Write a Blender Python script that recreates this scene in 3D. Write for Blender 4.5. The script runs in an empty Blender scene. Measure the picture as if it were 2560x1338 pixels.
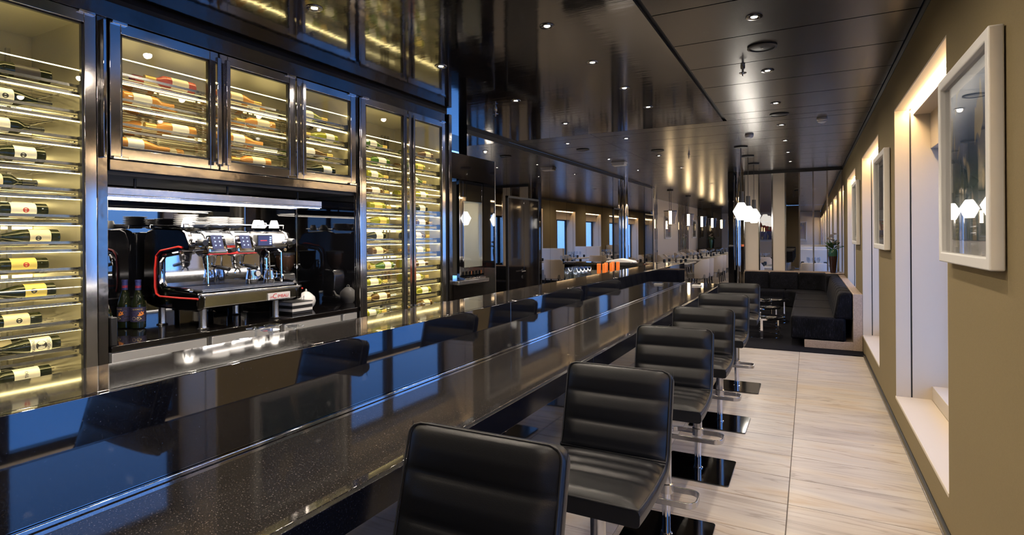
import bpy, bmesh, math, random
from mathutils import Vector, Matrix
random.seed(7)
PI = math.pi
S = bpy.context.scene
C = S.collection

# ------------------------------------------------------------------ camera
YAW, ROLL, HC = 0.486679, 0.006559, 1.5
FPX, CYP = 1401.9, 593.09
right = Vector((math.cos(YAW), math.sin(YAW), 0)); fwd = Vector((-math.sin(YAW), math.cos(YAW), 0)); up = Vector((0, 0, 1))
rc = right * math.cos(ROLL) - up * math.sin(ROLL)
uc = right * math.sin(ROLL) + up * math.cos(ROLL)
cam = bpy.data.cameras.new('camera'); camo = bpy.data.objects.new('camera', cam); C.objects.link(camo)
M = Matrix((rc, uc, -fwd)).transposed().to_4x4(); M.translation = (0, 0, HC)
camo.matrix_world = M
cam.sensor_width = 36; cam.lens = 36 * FPX / 2560; cam.shift_y = -(669 - CYP) / 2560
cam.clip_start = 0.02; cam.clip_end = 200
S.camera = camo

# ------------------------------------------------------------------ world: dusk sky
W = bpy.data.worlds.new('dusk_sky'); S.world = W; W.use_nodes = True
nt = W.node_tree; nt.nodes.clear()
wo = nt.nodes.new('ShaderNodeOutputWorld'); bg = nt.nodes.new('ShaderNodeBackground')
tc = nt.nodes.new('ShaderNodeTexCoord'); sp = nt.nodes.new('ShaderNodeSeparateXYZ'); rp = nt.nodes.new('ShaderNodeValToRGB')
mp = nt.nodes.new('ShaderNodeMapRange'); mp.inputs[1].default_value = -1; mp.inputs[2].default_value = 1
nt.links.new(tc.outputs['Generated'], sp.inputs[0]); nt.links.new(sp.outputs[2], mp.inputs[0]); nt.links.new(mp.outputs[0], rp.inputs[0])
e = rp.color_ramp.elements
e[0].position = 0.0; e[0].color = (.02, .06, .16, 1)
e[1].position = 1.0; e[1].color = (.05, .16, .46, 1)
for p, c in ((.42, (.04, .12, .33, 1)), (.485, (.10, .25, .60, 1)), (.52, (.15, .34, .76, 1)), (.62, (.10, .27, .68, 1))):
    k = e.new(p); k.color = c
nt.links.new(rp.outputs[0], bg.inputs[0]); bg.inputs[1].default_value = 4.0
nt.links.new(bg.outputs[0], wo.inputs[0])

# ------------------------------------------------------------------ view
S.view_settings.view_transform = 'Standard'; S.view_settings.look = 'None'
S.view_settings.gamma = 1.0; S.view_settings.use_curve_mapping = False
S.view_settings.exposure = 0.3
cy = S.cycles
cy.max_bounces = 6; cy.diffuse_bounces = 2; cy.glossy_bounces = 4; cy.transmission_bounces = 3; cy.transparent_max_bounces = 12; cy.adaptive_threshold = .1
cy.caustics_reflective = False; cy.caustics_refractive = False
cy.sample_clamp_indirect = 4.0; cy.use_denoising = True
try: cy.use_light_tree = True
except Exception: pass
DOWN_W = 40.0      # watts of one downlight
LED_WINE = 20.0     # emission of the strips in the wine cabinets
LED_NICHE = 62.0   # emission of the strips over the windows

# ------------------------------------------------------------------ helpers
class MB:
    def __init__(s): s.v = []; s.f = []
    def add(s, v, f):
        n = len(s.v); s.v += [tuple(p) for p in v]; s.f += [tuple(i + n for i in q) for q in f]; return s
    def box(s, x0, x1, y0, y1, z0, z1):
        v = [(x, y, z) for x in (x0, x1) for y in (y0, y1) for z in (z0, z1)]
        return s.add(v, [(0, 1, 3, 2), (4, 6, 7, 5), (0, 4, 5, 1), (2, 3, 7, 6), (0, 2, 6, 4), (1, 5, 7, 3)])
    def cyl(s, p0, p1, r0, r1=None, n=16, caps=True):
        r1 = r0 if r1 is None else r1
        p0 = Vector(p0); p1 = Vector(p1); d = (p1 - p0).normalized()
        a = d.orthogonal().normalized(); b = d.cross(a)
        v = []
        for p, r in ((p0, r0), (p1, r1)):
            for i in range(n):
                t = 2 * PI * i / n; v.append(p + a * (r * math.cos(t)) + b * (r * math.sin(t)))
        f = [(i, (i + 1) % n, n + (i + 1) % n, n + i) for i in range(n)]
        if caps: f += [tuple(range(n - 1, -1, -1)), tuple(range(n, 2 * n))]
        return s.add(v, f)
    def lathe(s, prof, n=24, o=(0, 0, 0), a0=0, a1=2 * PI, axis='z'):
        full = abs(a1 - a0 - 2 * PI) < 1e-6; m = n if full else n + 1
        v = []
        for r, z in prof:
            for i in range(m):
                t = a0 + (a1 - a0) * i / n
                q = (r * math.cos(t), r * math.sin(t), z)
                if axis == 'x': q = (z, r * math.cos(t), r * math.sin(t))
                if axis == 'y': q = (r * math.sin(t), z, r * math.cos(t))
                v.append((q[0] + o[0], q[1] + o[1], q[2] + o[2]))
        f = []
        for j in range(len(prof) - 1):
            for i in range(n if full else n):
                i2 = (i + 1) % m if full else i + 1
                f.append((j * m + i, j * m + i2, (j + 1) * m + i2, (j + 1) * m + i))
        return s.add(v, f)
    def tube(s, pts, r, n=8, closed=False):
        P = [Vector(p) for p in pts]; k = len(P); v = []; a = None
        for i in range(k):
            if closed: d = (P[(i + 1) % k] - P[i - 1])
            else: d = P[min(i + 1, k - 1)] - P[max(i - 1, 0)]
            d.normalize()
            a = d.orthogonal() if a is None else a - d * a.dot(d)
            a.normalize(); b = d.cross(a)
            rr = r[i] if isinstance(r, (list, tuple)) else r
            for j in range(n):
                t = 2 * PI * j / n; v.append(P[i] + a * (rr * math.cos(t)) + b * (rr * math.sin(t)))
        f = []
        for i in range(k if closed else k - 1):
            for j in range(n):
                f.append((i * n + j, i * n + (j + 1) % n, ((i + 1) % k) * n + (j + 1) % n, ((i + 1) % k) * n + j))
        if not closed: f += [tuple(range(n - 1, -1, -1)), tuple(range((k - 1) * n, k * n))]
        return s.add(v, f)
    def prism(s, poly, axis, a0, a1):
        n = len(poly); v = []
        for a in (a0, a1):
            for p, q in poly:
                v.append({'y': (p, a, q), 'x': (a, p, q), 'z': (p, q, a)}[axis])
        f = [(i, (i + 1) % n, n + (i + 1) % n, n + i) for i in range(n)] + [tuple(range(n - 1, -1, -1)), tuple(range(n, 2 * n))]
        return s.add(v, f)
    def ring(s, outer, inner, z0, z1):
        n = len(outer); v = [(x, y, z0) for x, y in outer] + [(x, y, z1) for x, y in outer] + [(x, y, z0) for x, y in inner] + [(x, y, z1) for x, y in inner]
        f = []
        for i in range(n):
            j = (i + 1) % n
            f += [(i, j, n + j, n + i), (2 * n + j, 2 * n + i, 3 * n + i, 3 * n + j), (n + i, n + j, 3 * n + j, 3 * n + i), (j, i, 2 * n + i, 2 * n + j)]
        return s.add(v, f)
    def mesh(s, name, mat, smooth=True, angle=35):
        me = bpy.data.meshes.new(name); me.from_pydata(s.v, [], s.f)
        bm = bmesh.new(); bm.from_mesh(me); bmesh.ops.recalc_face_normals(bm, faces=bm.faces); bm.to_mesh(me); bm.free()
        if mat: me.materials.append(mat)
        if smooth:
            me.polygons.foreach_set('use_smooth', [True] * len(me.polygons)); me.set_sharp_from_angle(angle=math.radians(angle))
        me.update(); return me
    def build(s, name, mat, parent=None, smooth=True, bevel=0, seg=2, angle=35, loc=None):
        return obj(name, s.mesh(name, mat, smooth, angle), parent, bevel, seg, loc)

def obj(name, me, parent=None, bevel=0, seg=2, loc=None):
    o = bpy.data.objects.new(name, me); C.objects.link(o); o.parent = parent
    if loc: o.location = loc
    if bevel:
        m = o.modifiers.new('bevel', 'BEVEL'); m.width = bevel; m.segments = seg; m.limit_method = 'ANGLE'; m.angle_limit = math.radians(40)
    return o
SEEN = {}
def tag(o, label, cat, group=None):
    o['label'] = label; o['category'] = cat
    if group: o['group'] = group
    return o
def thing(name, label, cat, loc=(0, 0, 0), rz=0, group=None):
    o = bpy.data.objects.new(name, None); C.objects.link(o); o.empty_display_size = .05
    o.location = loc; o.rotation_euler = (0, 0, rz); return tag(o, label, cat, group)
def struct(o): o['kind'] = 'structure'; return o
def sthing(name, loc=(0, 0, 0)):
    o = bpy.data.objects.new(name, None); C.objects.link(o); o.empty_display_size = .05; o.location = loc; return struct(o)
def kids(o): return [x for x in bpy.data.objects if x.parent == o]
def copy_tree(o, parent=None, loc=None, rz=None, label=None, group=None, tree=None):
    tree = tree if tree is not None else TREE(o)
    c = o.copy(); C.objects.link(c); c.parent = parent
    if loc is not None: c.location = loc
    if rz is not None: c.rotation_euler = (0, 0, rz)
    if label: c['label'] = label
    if group: c['group'] = group
    for ch, sub in tree: copy_tree(ch, c, tree=sub)
    return c
def TREE(o): return [(k, TREE(k)) for k in kids(o)]
def rrect(w, d, r, n=5, cx=0, cy=0):
    p = []
    for sx, sy, t0 in ((1, 1, 0), (-1, 1, PI / 2), (-1, -1, PI), (1, -1, 3 * PI / 2)):
        for i in range(n + 1):
            t = t0 + PI / 2 * i / n; p.append((cx + sx * (w / 2 - r) + r * math.cos(t), cy + sy * (d / 2 - r) + r * math.sin(t)))
    return p
ORD = ['top', 'second', 'third', 'fourth', 'fifth', 'sixth', 'seventh', 'eighth', 'ninth', 'tenth', 'eleventh', 'twelfth', 'thirteenth', 'fourteenth']
NTH = ['first', 'second', 'third', 'fourth', 'fifth', 'sixth', 'seventh', 'eighth', 'ninth', 'tenth', 'eleventh', 'twelfth']

# ------------------------------------------------------------------ materials
def mat(name, col=(.5, .5, .5), rough=.5, metal=0, ior=1.5, **k):
    m = bpy.data.materials.new(name); m.use_nodes = True; b = m.node_tree.nodes['Principled BSDF']
    b.inputs['Base Color'].default_value = (*col, 1); b.inputs['Roughness'].default_value = rough
    b.inputs['Metallic'].default_value = metal; b.inputs['IOR'].default_value = ior
    for kk, vv in k.items(): b.inputs[kk.replace('_', ' ')].default_value = vv
    return m
def nodes(m): return m.node_tree.nodes, m.node_tree.links, m.node_tree.nodes['Principled BSDF']
def coords(m, scale=(1, 1, 1), kind='Object', rand=False):
    n, l, b = nodes(m); t = n.new('ShaderNodeTexCoord'); mp = n.new('ShaderNodeMapping'); mp.inputs['Scale'].default_value = scale
    l.new(t.outputs[kind], mp.inputs[0])
    if rand:
        oi = n.new('ShaderNodeObjectInfo'); v = n.new('ShaderNodeVectorMath'); v.operation = 'SCALE'; v.inputs[0].default_value = (37, 53, 29)
        l.new(oi.outputs['Random'], v.inputs['Scale']); l.new(v.outputs[0], mp.inputs['Location'])
    return mp.outputs[0]
def noise(m, co, scale=5, detail=4, rough=.5, dist=0):
    n, l, b = nodes(m); t = n.new('ShaderNodeTexNoise'); t.inputs['Scale'].default_value = scale; t.inputs['Detail'].default_value = detail
    t.inputs['Roughness'].default_value = rough; t.inputs['Distortion'].default_value = dist; l.new(co, t.inputs['Vector']); return t.outputs['Fac']
def ramp(m, fac, stops):
    n, l, b = nodes(m); r = n.new('ShaderNodeValToRGB'); e = r.color_ramp.elements
    e[0].position, e[0].color = stops[0][0], (*stops[0][1], 1); e[1].position, e[1].color = stops[-1][0], (*stops[-1][1], 1)
    for p, c in stops[1:-1]:
        k = e.new(p); k.color = (*c, 1)
    l.new(fac, r.inputs[0]); return r.outputs[0]
def mixc(m, a, b_, fac, mode='MIX'):
    n, l, b = nodes(m); x = n.new('ShaderNodeMix'); x.data_type = 'RGBA'; x.blend_type = mode
    for s, v in ((6, a), (7, b_)):
        if hasattr(v, 'is_linked'): l.new(v, x.inputs[s])
        else: x.inputs[s].default_value = (*v, 1)
    if hasattr(fac, 'is_linked'): l.new(fac, x.inputs[0])
    else: x.inputs[0].default_value = fac
    return x.outputs[2]
def setc(m, out): n, l, b = nodes(m); l.new(out, b.inputs['Base Color'])
def bump(m, h, strength=.1, dist=.01):
    n, l, b = nodes(m); x = n.new('ShaderNodeBump'); x.inputs['Strength'].default_value = strength; x.inputs['Distance'].default_value = dist
    l.new(h, x.inputs['Height']); l.new(x.outputs[0], b.inputs['Normal'])
def emit(name, col, strength):
    m = mat(name, (0, 0, 0), .5); b = nodes(m)[2]; b.inputs['Emission Color'].default_value = (*col, 1); b.inputs['Emission Strength'].default_value = strength
    return m
def pane(name, tint=(1, 1, 1), refl=.06, ior=1.5):
    m = bpy.data.materials.new(name); m.use_nodes = True; n, l = m.node_tree.nodes, m.node_tree.links; n.clear()
    o = n.new('ShaderNodeOutputMaterial'); x = n.new('ShaderNodeMixShader'); t = n.new('ShaderNodeBsdfTransparent'); g = n.new('ShaderNodeBsdfGlossy')
    lw = n.new('ShaderNodeLayerWeight'); lw.inputs['Blend'].default_value = .5; pw = n.new('ShaderNodeMath'); pw.operation = 'POWER'; pw.inputs[1].default_value = 4.0
    f0 = ((ior - 1) / (ior + 1)) ** 2; ma = n.new('ShaderNodeMath'); ma.operation = 'MULTIPLY_ADD'; ma.inputs[1].default_value = .85 - f0; ma.inputs[2].default_value = f0
    g.inputs['Roughness'].default_value = .01; l.new(lw.outputs['Facing'], pw.inputs[0]); l.new(pw.outputs[0], ma.inputs[0])
    t.inputs[0].default_value = (*tint, 1); l.new(ma.outputs[0], x.inputs[0]); l.new(t.outputs[0], x.inputs[1]); l.new(g.outputs[0], x.inputs[2]); l.new(x.outputs[0], o.inputs[0])
    return m

m_wall = mat('beige_woven_wallcovering', (.33, .26, .135), .85)
co = coords(m_wall); wv = noise(m_wall, coords(m_wall, (60, 60, 900)), 1.5, 2); wv2 = noise(m_wall, coords(m_wall, (900, 900, 60)), 1.5, 2)
setc(m_wall, mixc(m_wall, ramp(m_wall, wv, [(.3, (.195, .146, .066)), (.7, (.255, .195, .095))]), ramp(m_wall, wv2, [(.3, (.195, .146, .066)), (.7, (.255, .195, .095))]), .5)); bump(m_wall, wv, .15, .002)
m_cream = mat('cream_lacquer', (.66, .57, .45), .45)
m_white = mat('white_paint', (.78, .76, .73), .4)
m_stone = mat('cream_sandstone_tile', (.7, .62, .5), .30, ior=1.4)
c1 = coords(m_stone, (.7, 2.6, 1), rand=True); n1 = noise(m_stone, c1, 1.3, 6, .55, .9); c2 = coords(m_stone, (.35, 3.4, 1), rand=True); n2 = noise(m_stone, c2, 1.5, 4, .5, 2.2)
b1 = ramp(m_stone, n1, [(.28, (.34, .305, .285)), (.42, (.47, .435, .40)), (.54, (.54, .495, .435)), (.66, (.49, .405, .305)), (.78, (.50, .465, .43))])
b2 = ramp(m_stone, n2, [(.36, (1, 1, 1)), (.455, (.93, .90, .87)), (.485, (.60, .52, .46)), (.505, (.95, .92, .89)), (.64, (1, .98, .95)), (.72, (.86, .74, .60))])
setc(m_stone, mixc(m_stone, b1, b2, .8, 'MULTIPLY'))
m_stone2 = mat('pale_stone_floor', (.55, .48, .4), .2)
m_grout = mat('dark_grout', (.16, .135, .11), .7)
m_carpet = mat('dark_navy_carpet', (.012, .012, .016), .95); nodes(m_carpet)[2].inputs['Specular IOR Level'].default_value = .1
cn = noise(m_carpet, coords(m_carpet), 350, 2); setc(m_carpet, ramp(m_carpet, cn, [(.3, (.003, .003, .005)), (.7, (.012, .012, .017))])); bump(m_carpet, cn, .4, .004)
m_granite = mat('polished_black_granite', (.012, .012, .014), .045, ior=1.75)
gc = coords(m_granite); g1 = noise(m_granite, gc, 260, 3, .7); g2 = noise(m_granite, gc, 700, 2, .6)
setc(m_granite, mixc(m_granite, ramp(m_granite, g1, [(.49, (.014, .0125, .012)), (.63, (.044, .04, .038)), (.72, (.22, .21, .21))]), ramp(m_granite, g2, [(.62, (0, 0, 0)), (.74, (.13, .12, .12))]), .5, 'ADD'))
m_gpanel = mat('mirror_polished_black_granite', (.006, .006, .008), .03, ior=2.5)
gc = coords(m_gpanel); g1 = noise(m_gpanel, gc, 240, 3, .7)
setc(m_gpanel, ramp(m_gpanel, g1, [(.55, (.004, .004, .006)), (.68, (.02, .025, .035)), (.76, (.10, .12, .16))]))
m_apron = mat('honed_black_granite', (.006, .006, .008), .22, ior=1.3)
an = noise(m_apron, coords(m_apron), 240, 3, .7); setc(m_apron, ramp(m_apron, an, [(.56, (.004, .004, .006)), (.70, (.012, .014, .02)), (.78, (.05, .06, .08))]))
m_black = mat('black_gloss_lacquer', (.006, .005, .005), .05, ior=1.7)
m_blackm = mat('black_matt_metal', (.012, .012, .012), .45)
m_blackpl = mat('black_plastic', (.018, .018, .018), .35)
m_bglass = mat('black_mirror_glass', (.004, .004, .005), .02, ior=2.3)
m_chrome = mat('polished_chrome', (.78, .78, .80), .05, 1)
m_steel = mat('brushed_steel', (.56, .55, .54), .24, 1)
sn = noise(m_steel, coords(m_steel, (3, 3, 400)), 2, 3); bump(m_steel, sn, .012, .001)
m_frame = mat('polished_steel_door_frame', (.58, .56, .55), .12, 1)
m_lsteel = mat('satin_light_steel', (.62, .62, .61), .38, .7)
m_dsteel = mat('dark_bronze_steel_fascia', (.20, .19, .185), .13, 1)
fn = noise(m_dsteel, coords(m_dsteel, (1, 3, 3)), 2, 3); bump(m_dsteel, fn, .12, .02)
m_inner = mat('satin_steel_cabinet_lining', (.62, .58, .46), .33, .7)
m_mirror = mat('smoked_mirror', (.60, .575, .54), .008, 1)
m_mirror2 = mat('dark_smoked_mirror', (.34, .32, .30), .01, 1)
m_gceil = mat('gloss_black_ceiling_panel', (.008, .0065, .0065), .075, ior=1.9)
gb = noise(m_gceil, coords(m_gceil, (1.2, 9, 1)), 2.2, 4); bump(m_gceil, gb, .10, .006)
m_plank = mat('bronze_metal_ceiling_plank', (.085, .079, .075), .27, .85)
pn = noise(m_plank, coords(m_plank, (1.2, 60, 1)), 4, 3); n_, l_, b_ = nodes(m_plank)
mr = n_.new('ShaderNodeMapRange'); mr.inputs[3].default_value = .23; mr.inputs[4].default_value = .29; l_.new(pn, mr.inputs[0]); l_.new(mr.outputs[0], b_.inputs['Roughness'])
m_leather = mat('black_leather', (.0065, .0068, .0078), .37, ior=1.37)
lc = coords(m_leather, (1, 1, 1)); ln = noise(m_leather, lc, 420, 3, .6); bump(m_leather, ln, .12, .002)
m_stitch = mat('black_thread', (.010, .010, .011), .6)
m_plate = mat('black_chrome_plate', (.10, .10, .10), .07, 1)
m_velvet = mat('black_crushed_velvet', (.012, .012, .017), .8); nodes(m_velvet)[2].inputs['Specular IOR Level'].default_value = .12
b_ = nodes(m_velvet)[2]; b_.inputs['Sheen Weight'].default_value = .05; b_.inputs['Sheen Roughness'].default_value = .35; b_.inputs['Sheen Tint'].default_value = (.55, .57, .68, 1)
v1 = noise(m_velvet, coords(m_velvet, (90, 90, 9)), 2, 4, .7); v2 = noise(m_velvet, coords(m_velvet, (1, 1, 1)), 6, 3, .6)
setc(m_velvet, mixc(m_velvet, ramp(m_velvet, v1, [(.45, (.003, .003, .005)), (.60, (.010, .010, .015)), (.72, (.07, .07, .09))]), ramp(m_velvet, v2, [(.35, (.15, .15, .15)), (.7, (1, 1, 1))]), .9, 'MULTIPLY'))
m_wood = mat('pale_oak', (.42, .31, .23), .4)
wn = noise(m_wood, coords(m_wood, (40, 3, 40)), 2, 4); setc(m_wood, ramp(m_wood, wn, [(.3, (.36, .27, .20)), (.7, (.50, .38, .29))]))
m_winglass = pane('window_glass', (.93, .96, 1.0))
m_doorglass = pane('cabinet_door_glass', (.97, .97, .93))
m_clear = pane('clear_glass', (.95, .96, .97), ior=1.45)
m_glassware = pane('wine_glass_crystal', (.86, .89, .93), ior=2.2)
m_smoke = mat('smoked_black_glass', (.02, .025, .035), .05)
m_led = emit('warm_led_strip', (1.0, .80, .36), LED_WINE)
m_led_rear = emit('warm_rear_led', (1.0, .82, .40), 4.5)
m_led_niche = emit('warm_cove_strip', (1.0, .70, .38), LED_NICHE)
m_led_white = emit('white_led_strip', (1.0, .90, .78), 40)
m_fill_plate = emit('hidden_fill_plate', (1.0, .91, .80), 14)
m_led_white2 = emit('white_shelf_led', (1.0, .92, .84), 16)
m_lamp = emit('downlight_lens', (1.0, .90, .74), 70)
m_globe = emit('opal_glass_lit', (1.0, .93, .82), 11)
m_tubelamp = emit('tubular_bulb_lit', (1.0, .74, .42), 34)
m_shade = pane('pale_glass_shade', (.80, .77, .72), ior=1.6)
m_porc = mat('white_porcelain', (.82, .80, .77), .12)
m_red = mat('red_trim', (.62, .03, .02), .3)
m_cream_f = mat('cream_upholstery', (.60, .53, .45), .8); bump(m_cream_f, noise(m_cream_f, coords(m_cream_f), 500, 2), .15, .002)
m_grey_f = mat('grey_upholstery', (.22, .21, .20), .8)
m_darkwood = mat('black_stained_wood', (.015, .012, .011), .35)
m_cloth = mat('white_table_linen', (.74, .71, .68), .7)
m_screen = emit('blue_touch_screen', (.035, .05, .16), .9)
m_icon = emit('screen_icon', (.5, .6, .95), 1.2)
m_redicon = emit('red_screen_icon', (.8, .05, .06), 1.2)
m_orange = mat('orange_card', (.86, .20, .02), .5)
m_leaf = mat('dark_green_leaf', (.035, .085, .03), .5)
m_petal = mat('cream_white_petal', (.74, .66, .58), .6)
m_vase = mat('dark_red_glazed_ceramic', (.03, .012, .012), .08)
m_vase2 = mat('green_glaze_band', (.03, .09, .06), .1)
m_hop = mat('brown_smoked_plastic', (.05, .025, .015), .1)

# ------------------------------------------------------------------ room shell
WX, H = 0.607, 2.855
BX = -4.12                      # wall behind the bar
MX = -3.78                      # mirror wall plane
EY = 12.95                      # glazed partition at the end of the lounge
FARY = 36.4

fl = struct(MB().box(BX - .1, 1.3, -2.6, FARY + .2, -.1, -.006).build('floor', m_grout))
tile_cache = {}
def tile(x0, x1, y0, y1):
    k = (round(x1 - x0, 3), round(y1 - y0, 3))
    if k not in tile_cache:
        w, d = k; g = .0022
        tile_cache[k] = MB().box(-w / 2 + g, w / 2 - g, -d / 2 + g, d / 2 - g, -.012, 0).mesh('tile', m_stone, False)
    o = obj('tile', tile_cache[k], fl, .0012, 1, ((x0 + x1) / 2, (y0 + y1) / 2, 0)); return o
TP = .385
for ix, (x0, x1) in enumerate(((-.112, .585), (-.882, -.112), (-1.36, -.882))):
    for k in range(-13, 12):
        y0 = 3.477 + TP * k; y1 = y0 + TP
        if y0 > 8.1: break
        tile(x0, x1, y0, min(y1, 8.12))
struct(MB().box(-1.30, WX, 8.12, EY, -.006, .004).build('floor_carpet', m_carpet))
struct(MB().box(MX, -1.30, 8.12, EY, -.006, .0).build('floor_passage', m_stone2))
struct(MB().box(-4.9, WX, EY, FARY, -.006, .0).build('floor_dining', m_stone2))
struct(MB().box(-3.39, -1.74, -2.6, 7.0, -.006, .003).build('floor_bar', mat('grey_bar_floor', (.16, .15, .14), .5)))

# right wall with window niches
N0, N1, NP = 3.46, 5.375, 3.09
NZ0, NZ1 = .215, 2.49
mb = MB(); ks = list(range(-2, 11)); T = .46
prev = -2.6
for k in ks:
    a, b = N0 + NP * k, N1 + NP * k
    a = max(a, -2.6 + .02)
    mb.box(WX, WX + T, prev, a, 0, 2.80); mb.box(WX, WX + T, a, b, 0, NZ0); mb.box(WX, WX + T, a, b, NZ1, 2.80); prev = b
mb.box(WX, WX + T, prev, FARY + .2, 0, 2.80)
struct(mb.build('wall_right', m_wall, smooth=False))
struct(MB().box(WX - .004, WX + T, -2.6, FARY, 2.80, H).build('trim_1', m_blackm))
bb = struct(MB().box(WX - .024, WX, -2.6, 8.12, 0, .012).build('baseboard_right', m_steel, bevel=.002))
struct(MB().box(WX - .004, WX, -2.6, 8.12, .012, .030).build('baseboard_shadow_gap', m_blackm))

def window(name):
    """niche with lit cove, valance, sill, window frame and two panes; local origin at floor on the wall face, y = 0 at the near edge"""
    w = sthing(name); L = N1 - N0; d1, d2, d3 = .097, .232, .43
    for y0, y1 in ((0.0, .012), (L - .012, L)):
        MB().box(0.001, d1, y0, y1, NZ0, NZ1).build('jamb_panel', m_cream, w)
        MB().box(d1 + .011, d3, y0, y1, NZ0, NZ1 - .03).build('jamb_panel', m_cream, w)
        MB().box(d1, d1 + .011, y0 - .004 if y0 == 0 else y1 - .002, y0 + .002 if y0 == 0 else y1 + .004, NZ0, NZ1).build('jamb_groove', m_blackm, w)
    MB().box(0.001, d1 - .012, .012, L - .012, NZ1 - .012, NZ1).build('soffit_panel', m_cream, w)
    MB().box(d1 + .025, d2 + .02, .012, L - .012, NZ1 - .05, NZ1 - .035).build('soffit_panel', m_cream, w)
    st = MB().box(d1 + .004, d1 + .024, .014, L - .014, NZ1 - .030, NZ1 - .022).build('light_strip', m_led_niche, w)
    MB().box(d1 - .012, d1 - .004, .014, L - .014, NZ1 - .010, NZ1 - .005).build('light_strip', m_led_niche, w)
    MB().box(d2, d3 - .002, .012, L - .012, 2.165, NZ1 - .035).build('valance', m_cream, w, bevel=.002)
    MB().box(-.004, d2, .0, L, NZ0 - .02, NZ0 + .002).build('sill', m_cream, w, bevel=.003)
    MB().box(d2, d3, .012, L - .012, NZ0, .322).build('sill_step', m_cream, w, bevel=.003)
    f = MB()
    zb, zt = .322, 2.165
    f.box(d3 - .04, d3 + .02, .012, .06, zb, zt); f.box(d3 - .04, d3 + .02, L - .06, L - .012, zb, zt)
    f.box(d3 - .04, d3 + .02, L * .5 - .045, L * .5 + .045, zb, zt); f.box(d3 - .04, d3 + .02, .06, L - .06, zb, zb + .05); f.box(d3 - .04, d3 + .02, .06, L - .06, zt - .04, zt)
    f.build('window_frame', m_blackm, w)
    MB().box(d3 - .012, d3 - .006, .06, L * .5 - .045, zb + .05, zt - .04).build('pane', m_winglass, w)
    MB().box(d3 - .012, d3 - .006, L * .5 + .045, L - .06, zb + .05, zt - .04).build('pane', m_winglass, w)
    return w
w0 = window('window_1'); tr = TREE(w0)
for i, k in enumerate(ks):
    if i == 0: w0.location = (WX, N0 + NP * k, 0); continue
    c = copy_tree(w0, loc=(WX, N0 + NP * k, 0), tree=tr); c.name = 'window_%d' % (i + 1)

# left and end walls
struct(MB().box(BX - .1, BX - .002, -2.6, 6.0, 0, H).build('wall_left', m_bglass))
struct(MB().box(BX - .1, WX + T, -2.7, -2.6, 0, H).build('wall_rear', m_wall))
ml = struct(MB().box(MX - .12, MX - .006, 5.95, 15.40, 0, H).build('wall_left_mirrored', m_blackm))
edges = [6.56, 6.99, 8.02, 8.49, 9.21, 10.18, 11.15, 11.875]
for a, b in zip(edges[:-1], edges[1:]):
    if abs(a - 6.99) < .01: continue
    MB().box(MX - .006, MX, a + .003, b - .003, .0, 2.80).build('mirror_panel', m_mirror if a > 7.5 else m_mirror2, ml)
MB().box(MX - .006, MX, 5.953, 6.557, 0, 2.80).build('mirror_panel', m_mirror2, ml)
MB().box(MX - .006, MX, 6.993, 8.017, 2.09, 2.80).build('mirror_panel', m_mirror2, ml)
for a, b in ((12.47, 13.2), (13.2, 14.0), (14.0, 14.51)): MB().box(MX - .006, MX, a + .003, b - .003, 0, 2.80).build('mirror_panel', m_mirror, ml)
MB().box(MX - .006, MX + .004, 11.88, 12.46, 2.12, 2.80).build('mirror_panel', m_mirror, ml)
MB().box(MX - .006, MX + .004, 14.515, 15.395, 2.08, 2.80).build('mirror_panel', m_mirror, ml)
MB().box(MX - .01, MX + .006, 5.95, 15.4, 2.80, H).build('shadow_gap', m_blackm, ml)
MB().cyl((MX + .05, 12.62, 0), (MX + .05, 12.62, H), .07, n=24).build('chrome_column', m_chrome, ml)
def flush_door(name, y0, y1, zt, handle=True):
    d = sthing(name, (MX, y0, 0)); L = y1 - y0
    MB().box(-.006, .012, .004, L / 2 - .003, 0, zt).build('door_leaf', m_black, d, bevel=.002)
    MB().box(-.006, .012, L / 2 + .003, L - .004, 0, zt).build('door_leaf', m_black, d, bevel=.002)
    f = MB().box(-.004, .02, -.012, .004, 0, zt + .03); f.box(-.004, .02, L - .004, L + .012, 0, zt + .03); f.box(-.004, .02, -.012, L + .012, zt, zt + .03); f.build('door_frame', m_blackm, d)
    if handle:
        h = MB(); h.cyl((.012, L / 2 - .05, 1.0), (.024, L / 2 - .05, 1.0), .026); h.cyl((.02, L / 2 - .05, 1.0), (.06, L / 2 - .05, 1.0), .008); h.cyl((.055, L / 2 - .05, 1.0), (.055, L / 2 - .17, 1.0), .009); h.cyl((.012, L / 2 - .05, .91), (.022, L / 2 - .05, .91), .024)
        h.build('door_handle', m_chrome, d)
flush_door('door_1', 7.0, 8.01, 2.06)
flush_door('door_2', 11.89, 12.45, 2.10, False)
flush_door('door_3', 14.53, 15.38, 2.06, False)
# dining room walls
struct(MB().box(-5.0, -4.87, 15.4, FARY, 0, H).build('wall_dining_left', m_cream))
struct(MB().box(-5.0, MX - .006, 15.40, 15.50, 0, H).build('wall_dining_step', m_cream))
struct(MB().box(-4.87, WX, FARY, FARY + .1, 0, H).build('wall_far', m_cream))
struct(MB().box(-4.87, -3.75, 28.9, 29.1, 0, H).build('wall_dark_panel', m_black))
wm = sthing('trim_2', (-4.87, 24.0, 0))
for i in range(7):
    MB().box(0, .05, i * .34, i * .34 + .16, 0, H).build('mirror_strip', m_mirror if i % 2 else m_chrome, wm)
wm2 = sthing('trim_3', (-4.87, 19.9, 0))
for i in range(2): MB().box(0, .05, i * .3, i * .3 + .15, 0, H).build('mirror_strip', m_chrome, wm2)

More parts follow.
